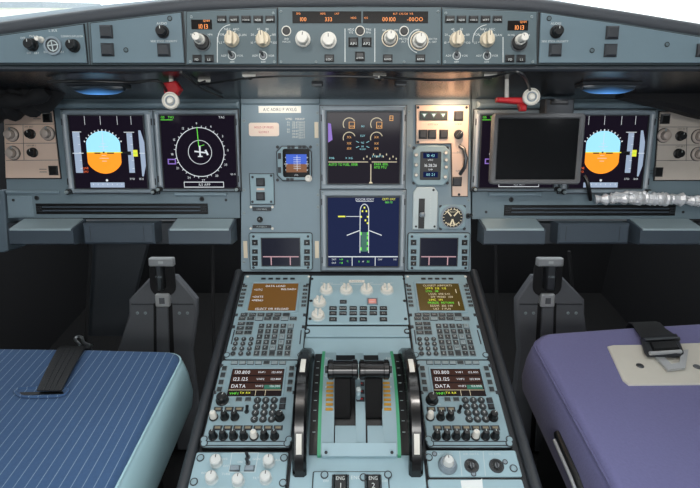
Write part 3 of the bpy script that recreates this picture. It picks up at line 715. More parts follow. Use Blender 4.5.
def gunit(name, label, cat, x0, y0, x1, y1, top=None, mt='glare', grp=None):
    t = Thing(name, label, cat, PG, (x0+x1)/2, y1, group=grp)
    pts = [(x0, y1), (x1, y1), (x1, y0 if not top else top[-1])] + ([] if not top else []) + [(x0, y0 if not top else top[0])]
    MB('black').prism(MB.inset(ccw(t.poly(pts)), -1.5), .1, 2).m(mt).prism(t.poly(pts), 1, 6, 1.2).build('plate', t)
    return t
Z = 6
def vline(m, t, x, y0, y1, w=1.2): m.line(*t.L(x, y0, Z), *t.L(x, y1, Z), w, Z+.05, .2)
def efis(label, x0, x1, tops, disp, bk, btns, knobs, names, k1, mir):
    t = gunit('efis_control_panel', label, 'control panel', x0, 0, x1, 65, tops)
    s = t.Rc(disp[0], disp[1], disp[2], disp[3], Z); mx, my = (s[0]+s[2])/2, (s[1]+s[3])/2
    MB('digitwin').box(*s, Z-.5, Z+1).m('go').text('1013', mx+2, my-3, 10, Z+1.2, sx=.95).text('QNH', mx+8, my+5.5, 4.5, Z+1.2).build('pressure_readout', t)
    kb = t.L(*bk, Z); ks = MB('black').cyl(*kb, 12, Z-.5, Z+5, 1.5, 30).m('steel').ring(*kb, 11.5, 13, Z, Z+3).build('baro_collar', t)
    rotary(t, *t.L(bk[0]+1 if mir else bk[0]-2.5, bk[1]-3, Z+5), 7.4, 24, 'white', Z+5, name='baro_knob', ang=120)
    for x, n in zip(btns, names): button(t, *t.L(x, 19.3, Z), 13.5, 9, n, Z, 'black', ht=4)
    for y in (58.6,):
        for x, n in zip(k1, ('FD', 'LS')): button(t, *t.L(x, y, Z), 13, 10, n, Z, 'black', ht=4)
    L1 = ('LS', 'VOR', 'NAV', 'ARC', 'PLAN'); L2 = ('10', '20', '40', '80', '160', '320')
    m = MB('legend')
    for i, (x, y) in enumerate(knobs):
        c = t.L(x, y, Z)
        rotary(t, *c, 10.5, 20, 'offw', Z, name='mode_knob', bar=True, ang=95 if i else 88, mark='dark')
        names_ = (L1 if (i == 0) != mir else L2)
        for k, s_ in enumerate(names_):
            an = R(195-(210 if len(names_) == 6 else 170)*k/(len(names_)-1)); m.text(s_, c[0]+19*math.cos(an), c[1]+17*math.sin(an), 4.8, Z+.2)
            m.line(c[0]+11.8*math.cos(an), c[1]+11.8*math.sin(an), c[0]+14.5*math.cos(an), c[1]+14.5*math.sin(an), 1, Z+.05, .2)
        if names_ is L1: m.ring(c[0], c[1], 22, 23, Z, Z+.2, 95, 190, 60)
        q = t.L(x, 55.7, Z); m.ring(*q, 5.4, 6.6, Z, Z+.6, n=28)
        put('adfsw', lambda: MB('steel').cyl(0, 0, 4.5, .1, 2, .5, 18).tube([(0, 0, 1), (-2, 4, 10)], [1.8, 2.8], 10), 'toggle', t, (*q, Z))
        m.text('ADF', q[0]-13, q[1], 4.6, Z+.2).text('VOR', q[0]+13, q[1], 4.6, Z+.2).text('OFF', q[0], q[1]-9.5, 4.2, Z+.2)
    vline(m, t, 217.4 if not mir else 503, 37, 62.5)
    m.text('IN HG', kb[0]-13, kb[1]+12, 4, Z+.2).text('HPA', kb[0]+13, kb[1]+12, 4, Z+.2).build('lettering', t)
    for x, y in ((x0+3, 62), (x1-3, 62), (x0+4, tops[0]+4), (x1-4, tops[1]+4)): pscrew(t, *t.L(x, y, Z), Z, 2.2)
efis('control panel with ivory knobs and amber 1013 readout at left of the glareshield', 187.5, 277.3, (13, 9.3), (191.5, 19.8, 212, 29.3), (202.5, 42.5), (222, 234.3, 246.3, 258.3, 270.3), ((232, 39.7), (263.2, 39.7)), ('CSTR', 'WPT', 'VOR.D', 'NDB', 'ARPT'), (197.3, 209.5), False)
efis('control panel with ivory knobs and amber readout at right of the glareshield', 441.7, 535.5, (9.3, 13), (507.5, 20.8, 528, 30.5), (519, 43), (449.7, 461.3, 473.3, 485.3, 497.3), ((456.7, 39.8), (487, 39.8)), ('ARPT', 'NDB', 'VOR.D', 'WPT', 'CSTR'), (509.5, 520.8), True)

t = gunit('autopilot_panel', 'autopilot control panel with a long amber digit window at middle of the glareshield', 'control panel', 278.6, 8.3, 440.6, 65)
m = MB('legend'); c_ = 0
wn = []
for x0, x1 in ((292.5, 361.2), (363, 428)):
    s = t.Rc(x0, 11.5, x1, 23.2, Z); wn.append(MB('digitwin').box(*s, Z-.5, Z+1).build('digit_window', t))
d = MB('go')
def dig(s, x, y, sz, sx=.95, al='c'): d.text(s, *t.L(x, y, Z), sz, Z+1.3, al, sx)
dig('100', 303, 19.4, 8.6); dig('333', 328.5, 19.4, 8.6); dig('SPD', 298.5, 13.8, 4); dig('HDG', 323, 13.8, 4); dig('LAT', 337, 13.8, 4); dig('HDG', 353.5, 18, 4.2); dig('V/S', 366, 18, 4.2)
dig('00100', 389, 19.4, 9); dig('-00oo'.upper(), 415, 19.4, 8.6); dig('ALT  LVL/CH  V/S', 403, 13.9, 4)
d.build('amber_digits', wn[0])
def fcuk(x, y, r, hg, ring=None, ang=90):
    p = t.L(x, y, Z)
    if ring: b = MB('offw').ring(*p, ring-1.6, ring, Z-.5, Z+1.5, n=40).m('black').cyl(*p, ring-1.8, Z-.5, Z+1, 0, 36).build('knob_collar', t)
    return rotary(t, *p, r, hg, 'white', Z, name='selector_knob', ang=ang, bar=False)
fcuk(303, 39.5, 10.8, 20, ang=80); fcuk(328.6, 40.5, 11.4, 14)
fcuk(389.8, 38.5, 8.6, 26, 13); fcuk(419.3, 41, 10.2, 22, 14.5)
for x, y in ((286.4, 31), (360, 31), (404, 31.2)):
    put('rbtn', lambda: MB('white').ring(0, 0, 6.2, 7.6, .1, 1.5, n=32).m('black').cyl(0, 0, 6.2, .1, 3, 1, 28), 'round_button', t, (*t.L(x, y, Z), Z))
for x, y, s in ((353.3, 42.3, 'AP1'), (366.6, 42.3, 'AP2'), (359.9, 56.5, 'A/THR'), (387.7, 58.3, 'EXPED'), (420.3, 58.3, 'APPR'), (329.3, 58.3, 'LOC')):
    button(t, *t.L(x, y, Z), 14, 13 if y < 57 else 10, s, Z, 'black', ht=4)
for x in (345, 374.8): vline(m, t, x, 28.5, 62)
for s, x, y in (('SPD', 286.4, 39), ('MACH', 286.4, 41.8), ('METRIC', 404, 38.8), ('ALT', 404, 41.6), ('100', 384, 30.2), ('1000', 396, 30.2), ('UP', 418, 30.2), ('DN', 419.3, 50), ('PUSH TO', 431.5, 39), ('LVL OFF', 431.5, 42)): m.text(s, *t.L(x, y, Z), 4.2, Z+.2)
for s, x, y in (('HDG', 351, 29.5), ('V/S', 351, 32.5), ('TRK', 368.5, 29.5), ('FPA', 368.5, 32.5)): m.text(s, *t.L(x, y, Z), 4.6, Z+.2)
m.ring(*t.L(419.3, 41, Z), 17, 18.2, Z, Z+.2, 100, 260, 60)
m.build('lettering', t)
for x, y in ((281, 11.5), (438, 11.5), (281, 62), (438, 62), (316, 62), (404, 62)): pscrew(t, *t.L(x, y, Z), Z, 2)

def warn_panel(label, pts, sq, knob, screws, texts):
    t = Thing('warning_panel', label, 'control panel', PG, sum(p[0] for p in pts)/len(pts), 64)
    MB('black').prism(MB.inset(ccw(t.poly(pts)), -1.5), .1, 1.5).m('gside').prism(t.poly(pts), 1, 4, 1).build('plate', t)
    for x, y in sq: button(t, *t.L(x, y, 4), 19, 18.5, None, 4, 'dark', ht=5, name='square_button')
    for x, y in knob: rotary(t, *t.L(x, y, 4), 9, 14, 'black', 4, mark='legend')
    for x, y in screws:
        put('osc', lambda: MB('black').ring(0, 0, 2.8, 4, .1, .5, n=24).m('glare').cyl(0, 0, 2.8, .1, 1, .4, 20), 'screw', t, (*t.L(x, y, 4), 4))
    m = MB('legend')
    for s, x, y, sz in texts: m.text(s, *t.L(x, y, 4), sz, 4.2)
    if texts: m.build('lettering', t)
    return t
warn_panel('pale glareshield section left of centre with two black square buttons and a black knob', [(91.5, 24), (181.5, 13.2), (185, 63.5), (93.5, 63.5)], ((106.5, 31.8), (107.8, 49.8), (164, 50)), ((163, 32),), ((126, 50), (169.8, 18.5)), (('AUDIO', 162, 23.3, 5), ('SIDE STICK PRIORITY', 164, 41.2, 4.2)))
warn_panel('long pale glareshield section right of centre with black square buttons', [(540, 13.2), (620, 24.8), (700, 38), (780, 51), (780, 63.5), (538, 63.5)], ((555, 50), (612, 32.8), (610.3, 50.5), (702.5, 50.5)), ((556, 32),), ((549, 18.5), (592, 50.5), (667, 44.5)), (('AUDIO', 556, 23.5, 5), ('SIDE STICK PRIORITY', 555, 41.3, 4.2)))
t = warn_panel('glareshield section at far left with two black knobs around a silver ring dial', [(-60, 44), (3, 36.2), (84, 25), (88, 63.5), (-60, 63.5)], (), ((32.5, 45), (74.2, 46)), (), (('OFF', 23, 38, 4.5), ('MAP', 32, 36, 4.2), ('CONSOLE/FLOOR', 72, 36.2, 4.2), ('OFF   BRT', 33, 53, 4.2), ('L BUS', 53, 30.5, 5), ('DIM', 46, 52, 4), ('BRT', 62, 52, 4)))
p = t.L(53.5, 46, 4)
MB('bezel').ring(*p, 11, 14, 3.5, 8, n=40).m('steel').cyl(*p, 11, 3.5, 6, 0, 32).m('legdim').ring(*p, 7, 8.5, 5.8, 6.6, n=30).line(p[0]-9, p[1], p[0]+9, p[1]+2, 1.5, 6, .5).line(p[0], p[1]-9, p[0]-2, p[1]+9, 1.5, 6, .5).build('ring_dial', t)
rotary(t, *t.L(41.5, 40, 4), 4.4, 14, 'white', 4, name='white_knob')

# ------------------------------------------------------------------ under the glareshield
def ubar(name, label, cat, x0, x1, y, r):  # emissive bar that imitates a blue reflection on the underside
    t = Thing(name, label, cat, PU, (x0+x1)/2, y)
    a = t.L(x0, y)[0]; b = t.L(x1, y)[0]
    MB('dark').box(a-6, -r-4, b+6, r+4, .1, 5, 2).build('housing', t)
    MB('lens').tube([(a+(b-a)*k/12, 0, 5) for k in range(13)], [r*max(.25, (1-(k/6-1)**4))**.5 for k in range(13)], 16).build('glow_face', t)
    return t
ubar('reflection_glow', 'blue glowing bar imitating a reflection under the left side of the glareshield', 'lamp', 74, 124, 84.5, 13)
ubar('reflection_glow', 'blue glowing bar imitating a reflection under the right side of the glareshield', 'lamp', 582, 634, 83.5, 13)
for x, y, l in ((205, 80, 'white clip under the glareshield nearest the red-bracketed left lamp'), (249.5, 75, 'white clip under the left control panel of the glareshield'), (379.5, 76, 'white clip under the middle of the glareshield'), (490, 75, 'white clip under the right control panel of the glareshield')):
    t = Thing('cable_clip', l, 'clip', PU, x, y, group='white clips under the glareshield')
    MB('white').prism([(-11, 5), (11, 5), (7, -6), (-7, -6)], .1, 4, 1).m('black').cyl(0, -4, 3, 3.5, 7, .5, 14).build('clip', t)
for x, l in ((317.5, 'small grey slatted outlet under the glareshield, below the left amber window'), (400.5, 'small grey slatted outlet under the glareshield, below the right amber window')):
    t = Thing('air_outlet', l, 'air vent', PU, x, 83.5, group='small outlets under the glareshield')
    MB('dark').box(-10, -9, 10, 9, .1, 3, 1).build('frame', t)
    m = MB('steel')
    for i in range(4): m.box(-8, -7+4*i, 8, -5.2+4*i, 2.8, 4.2)
    m.build('slat', t)
def cable(name, label, pl, pts, r, mt='black', cat='cable', n=8):
    t = Thing(name, label, cat, pl, pts[0][0], pts[0][1], h=pts[0][2])
    P = []
    for x, y, h in pts:
        a, b = pl.at(x, y, h); P.append((a-t.a, b-t.b, h-t.h))
    MB(mt).tube(smooth_path(P, 5), r, n).build('sheath', t); return t
cable('cable', 'thin black cable running along under the left of the glareshield', PU, [(48, 82, 6), (80, 81, 9), (130, 82.5, 9), (150, 80.5, 8), (160, 82, 12), (167, 92, 22)], 2.6)
cable('cable', 'thin black cable sagging below the left white clips under the glareshield', PU, [(205, 81, 7), (199, 85, 8), (250, 78, 8), (300, 76, 7), (378, 77, 8)], 1.6)
cable('cable', 'thin black cable curving down behind the left red-bracketed lamp', PU, [(181, 72, 5), (188, 78, 6), (205, 90, 5), (222, 97, 4)], 2.2)
cable('cable', 'thin black cable from the right white clips to the right lamp', PU, [(380, 77, 7), (440, 80, 7), (490, 77, 7), (512, 72, 9), (524, 76, 14), (530, 90, 22)], 2.2)

# the two little white lamps with red brackets
def red_lamp(label, x, y, tabs, post):
    t = Thing('map_lamp', label, 'lamp', PG, x, y, h=-40)
    MB('white').lathe(0, 0, [(6, -26), (10, -14), (14, 0), (14.5, 6), (12.5, 8), (11.5, 5)], 28).build('lamp_shell', t)
    MB('bezel').ring(0, 0, 6.5, 8.2, 4, 8, n=28).m('white').cyl(0, 0, 5.5, 3, 9, 1.5, 22).m('white').cyl(0, 0, 11.4, 2, 5.4, 0, 26).build('lens_face', t)
    for pts in tabs:
        q = t.poly(pts, -12); MB('red').prism(q, -24, -8, 2.5).build('red_bracket', t)
    pa = t.L(post[0], post[1], -14); pb = t.L(post[2], post[3], -14)
    MB('white').tube([(*pa, -18), (*pb, -16)], [3.2, 4], 12).build('post', t)
    return t
red_lamp('white round lamp in a red bracket under the left of the glareshield', 171.5, 101, [[(163, 83), (176, 81), (181, 89), (177, 95), (165, 95)]], (170, 74, 171, 84))
red_lamp('white round lamp on a long red bracket, above the black tablet', 530.5, 97, [[(497, 97.5), (524, 97.5), (526, 106.5), (519, 104), (497, 102)], [(519, 104), (527, 104), (526, 111), (521, 111)]], (507.5, 72, 507, 98))

# ------------------------------------------------------------------ black tablet on its bracket
t = Thing('tablet', 'black tablet in a grey frame in front of the right square screens', 'tablet', PP, 536, 150, h=45)
def tl(pts, z): return [t.L(x, y, z) for x, y in pts]
o_ = tl([(490.5, 183.8), (580.8, 185), (586, 114), (493.5, 112.5)], 16); x0 = (o_[0][0]+o_[3][0])/2; x1 = (o_[1][0]+o_[2][0])/2; y0 = (o_[0][1]+o_[1][1])/2; y1 = (o_[2][1]+o_[3][1])/2
w, h = x1-x0, y1-y0; mx, my = (x0+x1)/2, (y0+y1)/2
MB('tabframe').frame(MB.rrpoly(mx, my, w, h, 7), MB.rrpoly(mx, my, w-23, h-20, 2), 0, 16, 2.5).build('frame', t)
MB('tabscreen').cbox(mx, my, w-22, h-19, 1, 13).build('screen', t)
MB('dark').cbox(mx, my, w-8, h-8, -8, 4, 2).build('back_case', t)
m = MB('dark').cbox(mx, y1-35, 70, 34, -32, -7, 2).build('mount_block', t)
a, b, c, d = t.Rc(543, 99, 572, 112, -5)
MB('dark').box(a, b-8, c, d, -22, 8, 3).m('black').box(a+9, b+14, c-14, d-3, 7.5, 11, 2).build('top_bracket', t)
cable('cable', 'short black cable hanging from the tablet corner beside the silver foil hose', PP, [(584, 176, 24), (587, 181, 30), (588.5, 188, 30), (590, 196, 22), (590.5, 199.5, 14)], 4.5)
t = Thing('foil_hose', 'crumpled silver foil wrapped hose lying above the right vent slot', 'hose', PP, 595, 200, h=17)
P = []; rad = []
for i in range(70):
    f = i/69; x = 594.5+f*125; y = 199.5-2.5*math.sin(f*3.1)+3.5*f+random.uniform(-.5, .5)
    a, b = PP.at(x, y, 14); P.append((a-t.a, b-t.b, 1+random.uniform(-1, 2))); rad.append(10.5+random.uniform(-3.2, 2.6)+(3 if .3 < f < .7 else 0))
MB('foil').tube(P, rad, 9).build('foil_wrap', t, smooth=25)
P2 = [(p[0], p[1]+9+4*math.sin(i*.13), p[2]+3) for i, p in enumerate(P[8:])]
MB('foil').tube(P2, [4+random.uniform(-1, 1.5) for _ in P2], 8).build('loose_strip', t, smooth=25)
# dark cloth / corner trims
t = Thing('curtain', 'black cloth bundled in the left corner under the glareshield', 'curtain', PP, 20, 98, h=70)
P = [t.L(x, y, 10) for x, y in ((-40, 108), (-10, 101), (15, 95), (38, 90), (58, 84.5), (70, 82))]
MB('blackfab').tube(smooth_path([(x, y, 10+6*math.sin(i*2)) for i, (x, y) in enumerate(P)], 5), [44+5*math.sin(i*1.7) if i < 16 else 44-(i-15)*3.6 for i in range(26)], 16).build('cloth', t)
for k, dy in enumerate((18, -16)):
    MB('blackfab').tube(smooth_path([(x*1.0, y+dy-8*(i % 2), 44+4*k) for i, (x, y) in enumerate(P[:5])], 5), [13+3*math.sin(i*1.1+k) for i in range(21)], 10).build('fold', t)
t = Thing('corner_trim', 'black smooth trim closing the right corner under the glareshield', 'trim', PP, 665, 95, h=50)
MB('footw').prism(t.poly([(624, 84), (720, 68), (730, 122), (700, 115.5), (672, 107.5), (645, 101.5), (626, 97)], 30), -10, 30, 8).build('cover', t)
# ================================================================== PEDESTAL
EL = PK.at(241, 275)[0]; ER = PK.at(471.5, 275)[0]
A = PK.m @ Vector((0, 0, -.004)); Cc = PK.m @ Vector((0, -.66, -.004))
t = Thing('pedestal', 'long centre pedestal of pale blue-grey metal with dark tubular side rails, between the seats', 'pedestal', W0, ab=(0, A.y*1000))
def wl(v): return (v.y*1000-t.b, v.z*1000)
b = MB('dark', TX); prof = [wl(A), wl(Cc), (wl(Cc)[0], 0.5), (wl(A)[0]-60, .5), (wl(A)[0]+5, wl(A)[1]-250)]
b.prism(prof, EL+X0*1000-8, ER+X0*1000+8).build('body', t)
tk = Thing('x', None, None, PK, ab=(0, 0)); bpy.data.objects.remove(tk.e)
invk = (W0.m @ Matrix.Translation((t.a/1000, t.b/1000, 0))).inverted() @ PK.m
def k2(x, y, z): return tuple((invk @ Vector((x/1000, y/1000, z/1000)))*1000)
for x in (EL-6, ER+6):
    MB('dark').tube([k2(x, 2, -8), k2(x, -2, 2), k2(x, -640, 2), k2(x, -655, -20)], 9, 12).build('side_rail', t)
b = MB('ped'); b.T = invk_mm = Matrix.Translation((0, 0, 0))
def kplate(mt, pts, z0, z1, ch=1):
    m = MB(mt); P = [PK.at(x, y) for x, y in pts]
    m.T = Matrix.Scale(1000, 4) @ invk @ Matrix.Scale(.001, 4); return m.prism(P, z0, z1, ch)
kplate('ped', [(306.8, 327), (408, 327), (409, 337.5), (305.8, 337.5)], -5, 3).build('cover_plate', t)
kplate('ped', [(304.5, 338.3), (410, 338.3), (428, 500), (287.8, 500)], -5, 1).build('deck_plate', t)
for x in (307, 407):
    p = PK.at(x, 332.5); m = MB('dark'); m.T = Matrix.Scale(1000, 4) @ invk @ Matrix.Scale(.001, 4)
    m.ring(*p, 4, 6.5, 2.5, 4.5, n=24).m('ped').cyl(*p, 4, 2.5, 5, 1, 20).build('fastener', t)
PEDT = t
def kthing(name, label, cat, x0, y0, x1, y1, mt='unit', h=8, grp=None, r=5, ch=1.5, zb=-3.9):
    t = Thing(name, label, cat, PK, (x0+x1)/2, (y0+y1)/2, group=grp)
    a, b, c, d = t.Rc(x0, y0, x1, y1, h); t.box = (a, b, c, d)
    MB('black').prism(MB.rrpoly((a+c)/2, (b+d)/2, c-a+3.4, d-b+3.4, r+1), zb, h-3).m(mt).prism(MB.rrpoly((a+c)/2, (b+d)/2, c-a, d-b, r), h-4, h, ch).build('plate', t); return t

# ------------------------------------------------------------------ flight management keyboards
def ky(py): return PK.at(350, py)[1]
MC = ky(316.5)
def mcdu(label, x0, x1, left):
    t = kthing('flight_computer', label, 'computer', x0, 274.6, x1, 358.6, grp='keyboard units on the pedestal', r=4)
    a, b, c, d = t.box; W = c-a; z = 8
    X = lambda f: a+f*W
    Y = lambda yc: PK.at(350, 265+yc/4.88, 9)[1]-t.b
    for f in (.02, .98):
        for yc in (95, 242, 300, 440):
            MB('dark').cbox(X(f), Y(yc), 7, 9, -3.9, 8.6, 1).build('latch', t)
    s0, s1, s2, s3 = X(.165), Y(224), X(.845), Y(90)
    MB('unit').frame([(s0-5, s1-5), (s2+5, s1-5), (s2+5, s3+5), (s0-5, s3+5)], [(s0, s1), (s2, s1), (s2, s3), (s0, s3)], 7.5, 11, 1.2).build('screen_frame', t)
    sc = MB('mcdub' if left else 'mcdug').box(s0-.5, s1-.5, s2+.5, s3+.5, 6, 9).build('screen', t)
    SW, SH = s2-s0, s3-s1; U = lambda u, v: (s0+u*SW, s3-v*SH)
    m = MB('gw' if left else 'gy')
    if left:
        for s, u, v, al in (('DATA LOAD', .5, .1, 'c'), ('<UTC', .04, .24, 'l'), ('RELOAD>', .97, .22, 'r'), ('<DATE', .04, .5, 'l'), ('<MENU', .04, .63, 'l'), ('SELECT OR RELOAD', .5, .93, 'c')): m.text(s, *U(u, v), 8.4, 9.2, al, .85)
    else:
        rows = (('CLOSEST AIRPORTS', .5), ('LFPG  212  1:12', .45), ('LFLL  118', .35), ('LSGG  098 0:41', .5), ('EFF WIND  250', .55), ('LIMC  144', .4), ('FREEZE  RETURN', .5), ('EDDM  305 1:40', .5), ('LIST  F-PLN', .5))
        for i, (s, u) in enumerate(rows):
            m.m(('gtan', 'gy', 'gg', 'gtan')[i % 4]).text(s, *U(u, .08+.106*i), 8.2, 9.2, 'c', .82)
        m.m('gtan').line(*U(.9, .22), *U(.9, .36), 1.4, 9.1, .2).line(*U(.9, .68), *U(.9, .82), 1.4, 9.1, .2)
    m.build('screen_text', sc)
    for k in range(5): button(t, X(.30+.111*k), Y(66), 8.5, 3.6, None, z, 'black', ht=1.2, name='annunciator')
    for yc in (104, 122, 141, 160, 179, 198):
        for f in (.045, .955): button(t, X(f), Y(yc), 9.5, 5.6, '-', z, 'key', ht=3, name='line_key', ts=6, dy=0)
    n1 = ('DIR', 'PROG', 'PERF', 'INIT', 'DATA', ''); n2 = ('F-PLN', 'RAD', 'FUEL', 'SEC', 'ATC', 'MCDU', 'BRT')
    for i in range(6): button(t, X(.13+.119*i), Y(244), 13.6, 8.4, n1[i] or None, z, 'key', ht=3.5, name='page_key', ts=3.8, dy=0)
    for i in range(7): button(t, X(.115+.119*i), Y(262), 13.6, 8.4, n2[i], z, 'keylt' if i in (2, 5) else 'key', 'dark' if i in (2, 5) else 'legend', ht=3.5, name='page_key', ts=3.6, dy=0)
    lk = (('APT', '<'), ('UP', '>'), ('DN', '+'))
    for j, yc in enumerate((287, 309, 331)):
        for i in range(2): button(t, X(.12+.118*i), Y(yc), 14, 8, lk[j][i], z, 'key', ht=3.5, name='page_key', ts=4.5, dy=0)
    nums = '123456789.0+'
    for j, yc in enumerate((362, 385, 409, 433)):
        for i in range(3):
            ch = nums[j*3+i]
            put(('num', ch), lambda: MB('keylt').ring(0, 0, 4.8, 5.6, .1, 1, n=22).m('key').cyl(0, 0, 4.7, .1, 3.5, .9, 18).m('legend').text(ch, 0, 0, 6, 3.65), 'number_key', t, (X(.10+.100*i), Y(yc), z))
    al = 'ABCDEFGHIJKLMNOPQRSTUVWXYZ/ *%'; k = 0
    for j, yc in enumerate((298, 325, 351, 378, 405, 432)):
        for i in range(5):
            ch = al[k] if k < len(al) else None; k += 1
            pale = (j, i) in ((0, 4), (2, 3), (3, 3), (4, 2))
            button(t, X(.405+.1*i), Y(yc), 10.2, 10.6, ch if ch != ' ' else None, z, 'keylt' if pale else 'key', 'dark' if pale else 'legend', ht=3.5, name='letter_key', ts=6.2, dy=0)
    for f in (.045, .955): MB('dark').cbox(X(f), Y(350), 2.2, 36, 7.5, 9, .4).build('side_slot', t)
    for f, yc in ((.03, 52), (.97, 52)): MB('white').cyl(X(f)+3, Y(yc)-2, 3, 7.5, 8.6, .3, 14).build('light_sensor', t)
    for f in (.02, .98): put('mcorn', lambda: MB('dark').ring(0, 0, 4.6, 6.2, .1, 1, n=24).m('unit').cyl(0, 0, 4.6, .1, 2, .8, 20), 'screw', t, (X(f), Y(438), 8))
mcdu('keyboard unit with a brown screen at top left of the pedestal', 234.6, 305.8, True)
mcdu('keyboard unit with an olive screen full of yellow text at top right of the pedestal', 409.5, 476.8, False)

# ------------------------------------------------------------------ radio panels
def radio(label, x0, x1, left):
    t = kthing('radio_panel', label, 'radio', x0, 360, x1, 446.5, grp='radio panels on the pedestal', r=4)
    a, b, c, d = t.box; W = c-a; z = 8; X = lambda f: a+f*W; Y = lambda yc: PK.at(350, 350+yc/4.88, 9)[1]-t.b
    a2, b2, c2, d2 = X(.05), Y(466), X(.95), Y(300)
    MB('dark').frame([(a+1, b+1), (c-1, b+1), (c-1, b+9), (a+1, b+9)], [(a+2, b+2), (c-2, b+2), (c-2, b+8), (a+2, b+8)], 7.5, 9).build('front_strip', t)
    for i in range(7): button(t, X(.17+.105*i), Y(62), 11, 6.5, None, z, 'key' if i == 4 else 'keylt', ht=3, name='top_key')
    s0, s1, s2, s3 = X(.165), Y(226), X(.835), Y(92); SH = s3-s1; SW = s2-s0
    MB('unit').frame([(s0-4, s1-4), (s2+4, s1-4), (s2+4, s3+4), (s0-4, s3+4)], [(s0, s1), (s2, s1), (s2, s3), (s0, s3)], 7.5, 10.5, 1.2).build('screen_frame', t)
    sc = MB('rmps').box(s0-.5, s1-.5, s2+.5, s3+.5, 6, 9).build('screen', t)
    m = MB('rmprow')
    for i in range(3): m.box(s0+2, s3-SH*(.03+.255*i), s2-2, s3-SH*(.23+.255*i), 8.9, 9.15)
    m.build('row_band', sc)
    m = MB('gw'); f = ('130.800', '123.125', 'DATA') if left else ('130.800', '123.125', 'DATA')
    for i in range(3):
        y = s3-SH*(.13+.255*i); m.text(f[i], s0+4, y, 10.5, 9.3, 'l', .88).text('VHF'+str(i+1), s0+SW*.57, y, 6, 9.3).text('122.800' if i < 2 else '126.000', s2-4, y, 6, 9.3, 'r')
    m.m('gdg').box(s0+SW*.66, s3-SH*.74, s2-3, s3-SH*.60, 9.1, 9.25).m('gg').text('VHF1', s0+4, s1+SH*.1, 7, 9.3, 'l').m('gy').text('TX RX', s0+SW*.33, s1+SH*.12, 6, 9.3, 'c')
    m.m('gtan').line(s0+1, s1+SH*.22, s2-1, s1+SH*.22, .8, 9.2, .1).line(s0+SW*.52, s1+1, s0+SW*.52, s1+SH*.22, .8, 9.2, .1).line(s0+SW*.7, s1+1, s0+SW*.7, s1+SH*.22, .8, 9.2, .1)
    m.build('screen_text', sc)
    for yc in (90, 122, 157, 192):
        for fx in (.058, .925): button(t, X(fx), Y(yc), 8, 9, None, z, 'key', ht=3.5, name='line_key')
    for fx in (.01, .99):
        for yc in (75, 205): MB('dark').cbox(X(fx), Y(yc), 7, 8, -3.9, 8.6, 1).build('latch', t)
    rotary(t, X(.125), Y(245), 10, 15, 'black', z, mark='legend', ang=70)
    for fx in (.325, .437): button(t, X(fx), Y(240), 10, 7, None, z, 'key', ht=3, name='small_key')
    k = 0
    for yc in (244, 275, 306, 337):
        for fx in (.552, .654, .755):
            ch = '123456789C0E'[k]; k += 1
            put(('rnum', ch), lambda: MB('dark').ring(0, 0, 5.6, 6.6, .1, 1, n=22).m('key').cyl(0, 0, 5.5, .1, 3.5, .9, 18).m('legend').text(ch, 0, 0, 6.5, 3.65), 'number_key', t, (X(fx), Y(yc), z))
    for yc in (244, 275): button(t, X(.862), Y(yc), 9.4, 9.4, None, z, 'dark', ht=3, name='square_key')
    put('rsw', lambda: MB('dark').cyl(0, 0, 4, .1, 1.5, .4, 16).m('black').tube([(0, 0, 1), (2, 3, 13)], [2.2, 3], 10), 'toggle', t, (X(.445), Y(300), z))
    def flagknob(fx, yc, white, n):
        MB('dark').cbox(X(fx)+4, Y(yc)+16, 15, 9, 7.5, 9.5, 1).m('flag').cbox(X(fx)+4, Y(yc)+16, 9, 4, 9.3, 9.8).build('call_light', t)
        put(('vol', white), lambda: MB('black').cyl(0, 0, 7.6, .1, 3, 1, 22).m('white' if white else 'black').lathe(0, 0, [(6.2, 2), (5.4, 14), (4.2, 16.5)], 20).m('legdim').box(-.6, 1, .6, 4.5, 16.3, 16.7), 'volume_knob', t, (X(fx), Y(yc), z))
    for i, fx in enumerate((.07, .2, .32)): flagknob(fx, 328, i == 0, i)
    for i in range(7): flagknob(.115+.117*i, 422, i == 4, i)
    rotary(t, X(.85), Y(330), 7.5, 16, 'black', z, name='tuning_knob', mark='legend', ang=40)
    m = MB('legend').text('SEL', X(.21), Y(262), 4, 8.2)
    for i in range(7): m.text(('VHF1', 'VHF2', 'VHF3', 'HF1', 'HF2', 'INT', 'CAB')[i], X(.135+.117*i), Y(383), 4.2, 8.2)
    m.build('lettering', t)
    for fx, yc in ((.015, 435), (.985, 435), (.03, 455), (.97, 455)): put('mcorn', None, 'screw', t, (X(fx), Y(yc), 8))
radio('radio panel with black and white volume knobs, beside the blue seat', 211.5, 294, True)
radio('radio panel with black and white volume knobs, beside the purple seat', 422.5, 501, False)

# ------------------------------------------------------------------ display control panel between the keyboards
t = kthing('display_control_panel', 'centre pedestal panel with four white winged knobs and a pink guarded button', 'control panel', 309.2, 275.3, 406, 324, 'ped', 6, r=3)
for x, y in ((326.3, 291), (346.2, 291), (366.5, 291), (386.8, 291), (319.5, 303.5), (318, 316.5)):
    p = t.L(x, y, 6)
    put('wknob', lambda: MB('legdim').cyl(0, 0, 15, .1, 2, .6, 28).m('white').lathe(0, 0, [(13, 1.5), (13, 8), (11.5, 10)], 26).m('white').prism(MB.rrpoly(-4.5, 5, 5, 14, 2), 7, 14, 1.5).prism(MB.rrpoly(4.5, 5, 5, 14, 2), 7, 14, 1.5).m('legdim').box(-1.5, -7, 1.5, 11, 9.9, 11), 'winged_knob', t, (*p, 6))
MB('white').box(*t.Rc(349, 280.2, 364.5, 282.5, 6), 5.8, 6.6).m('dark').text('ECAM/ND XFR', *t.L(356.7, 281.4, 6), 3.6, 6.7).build('name_strip', t)
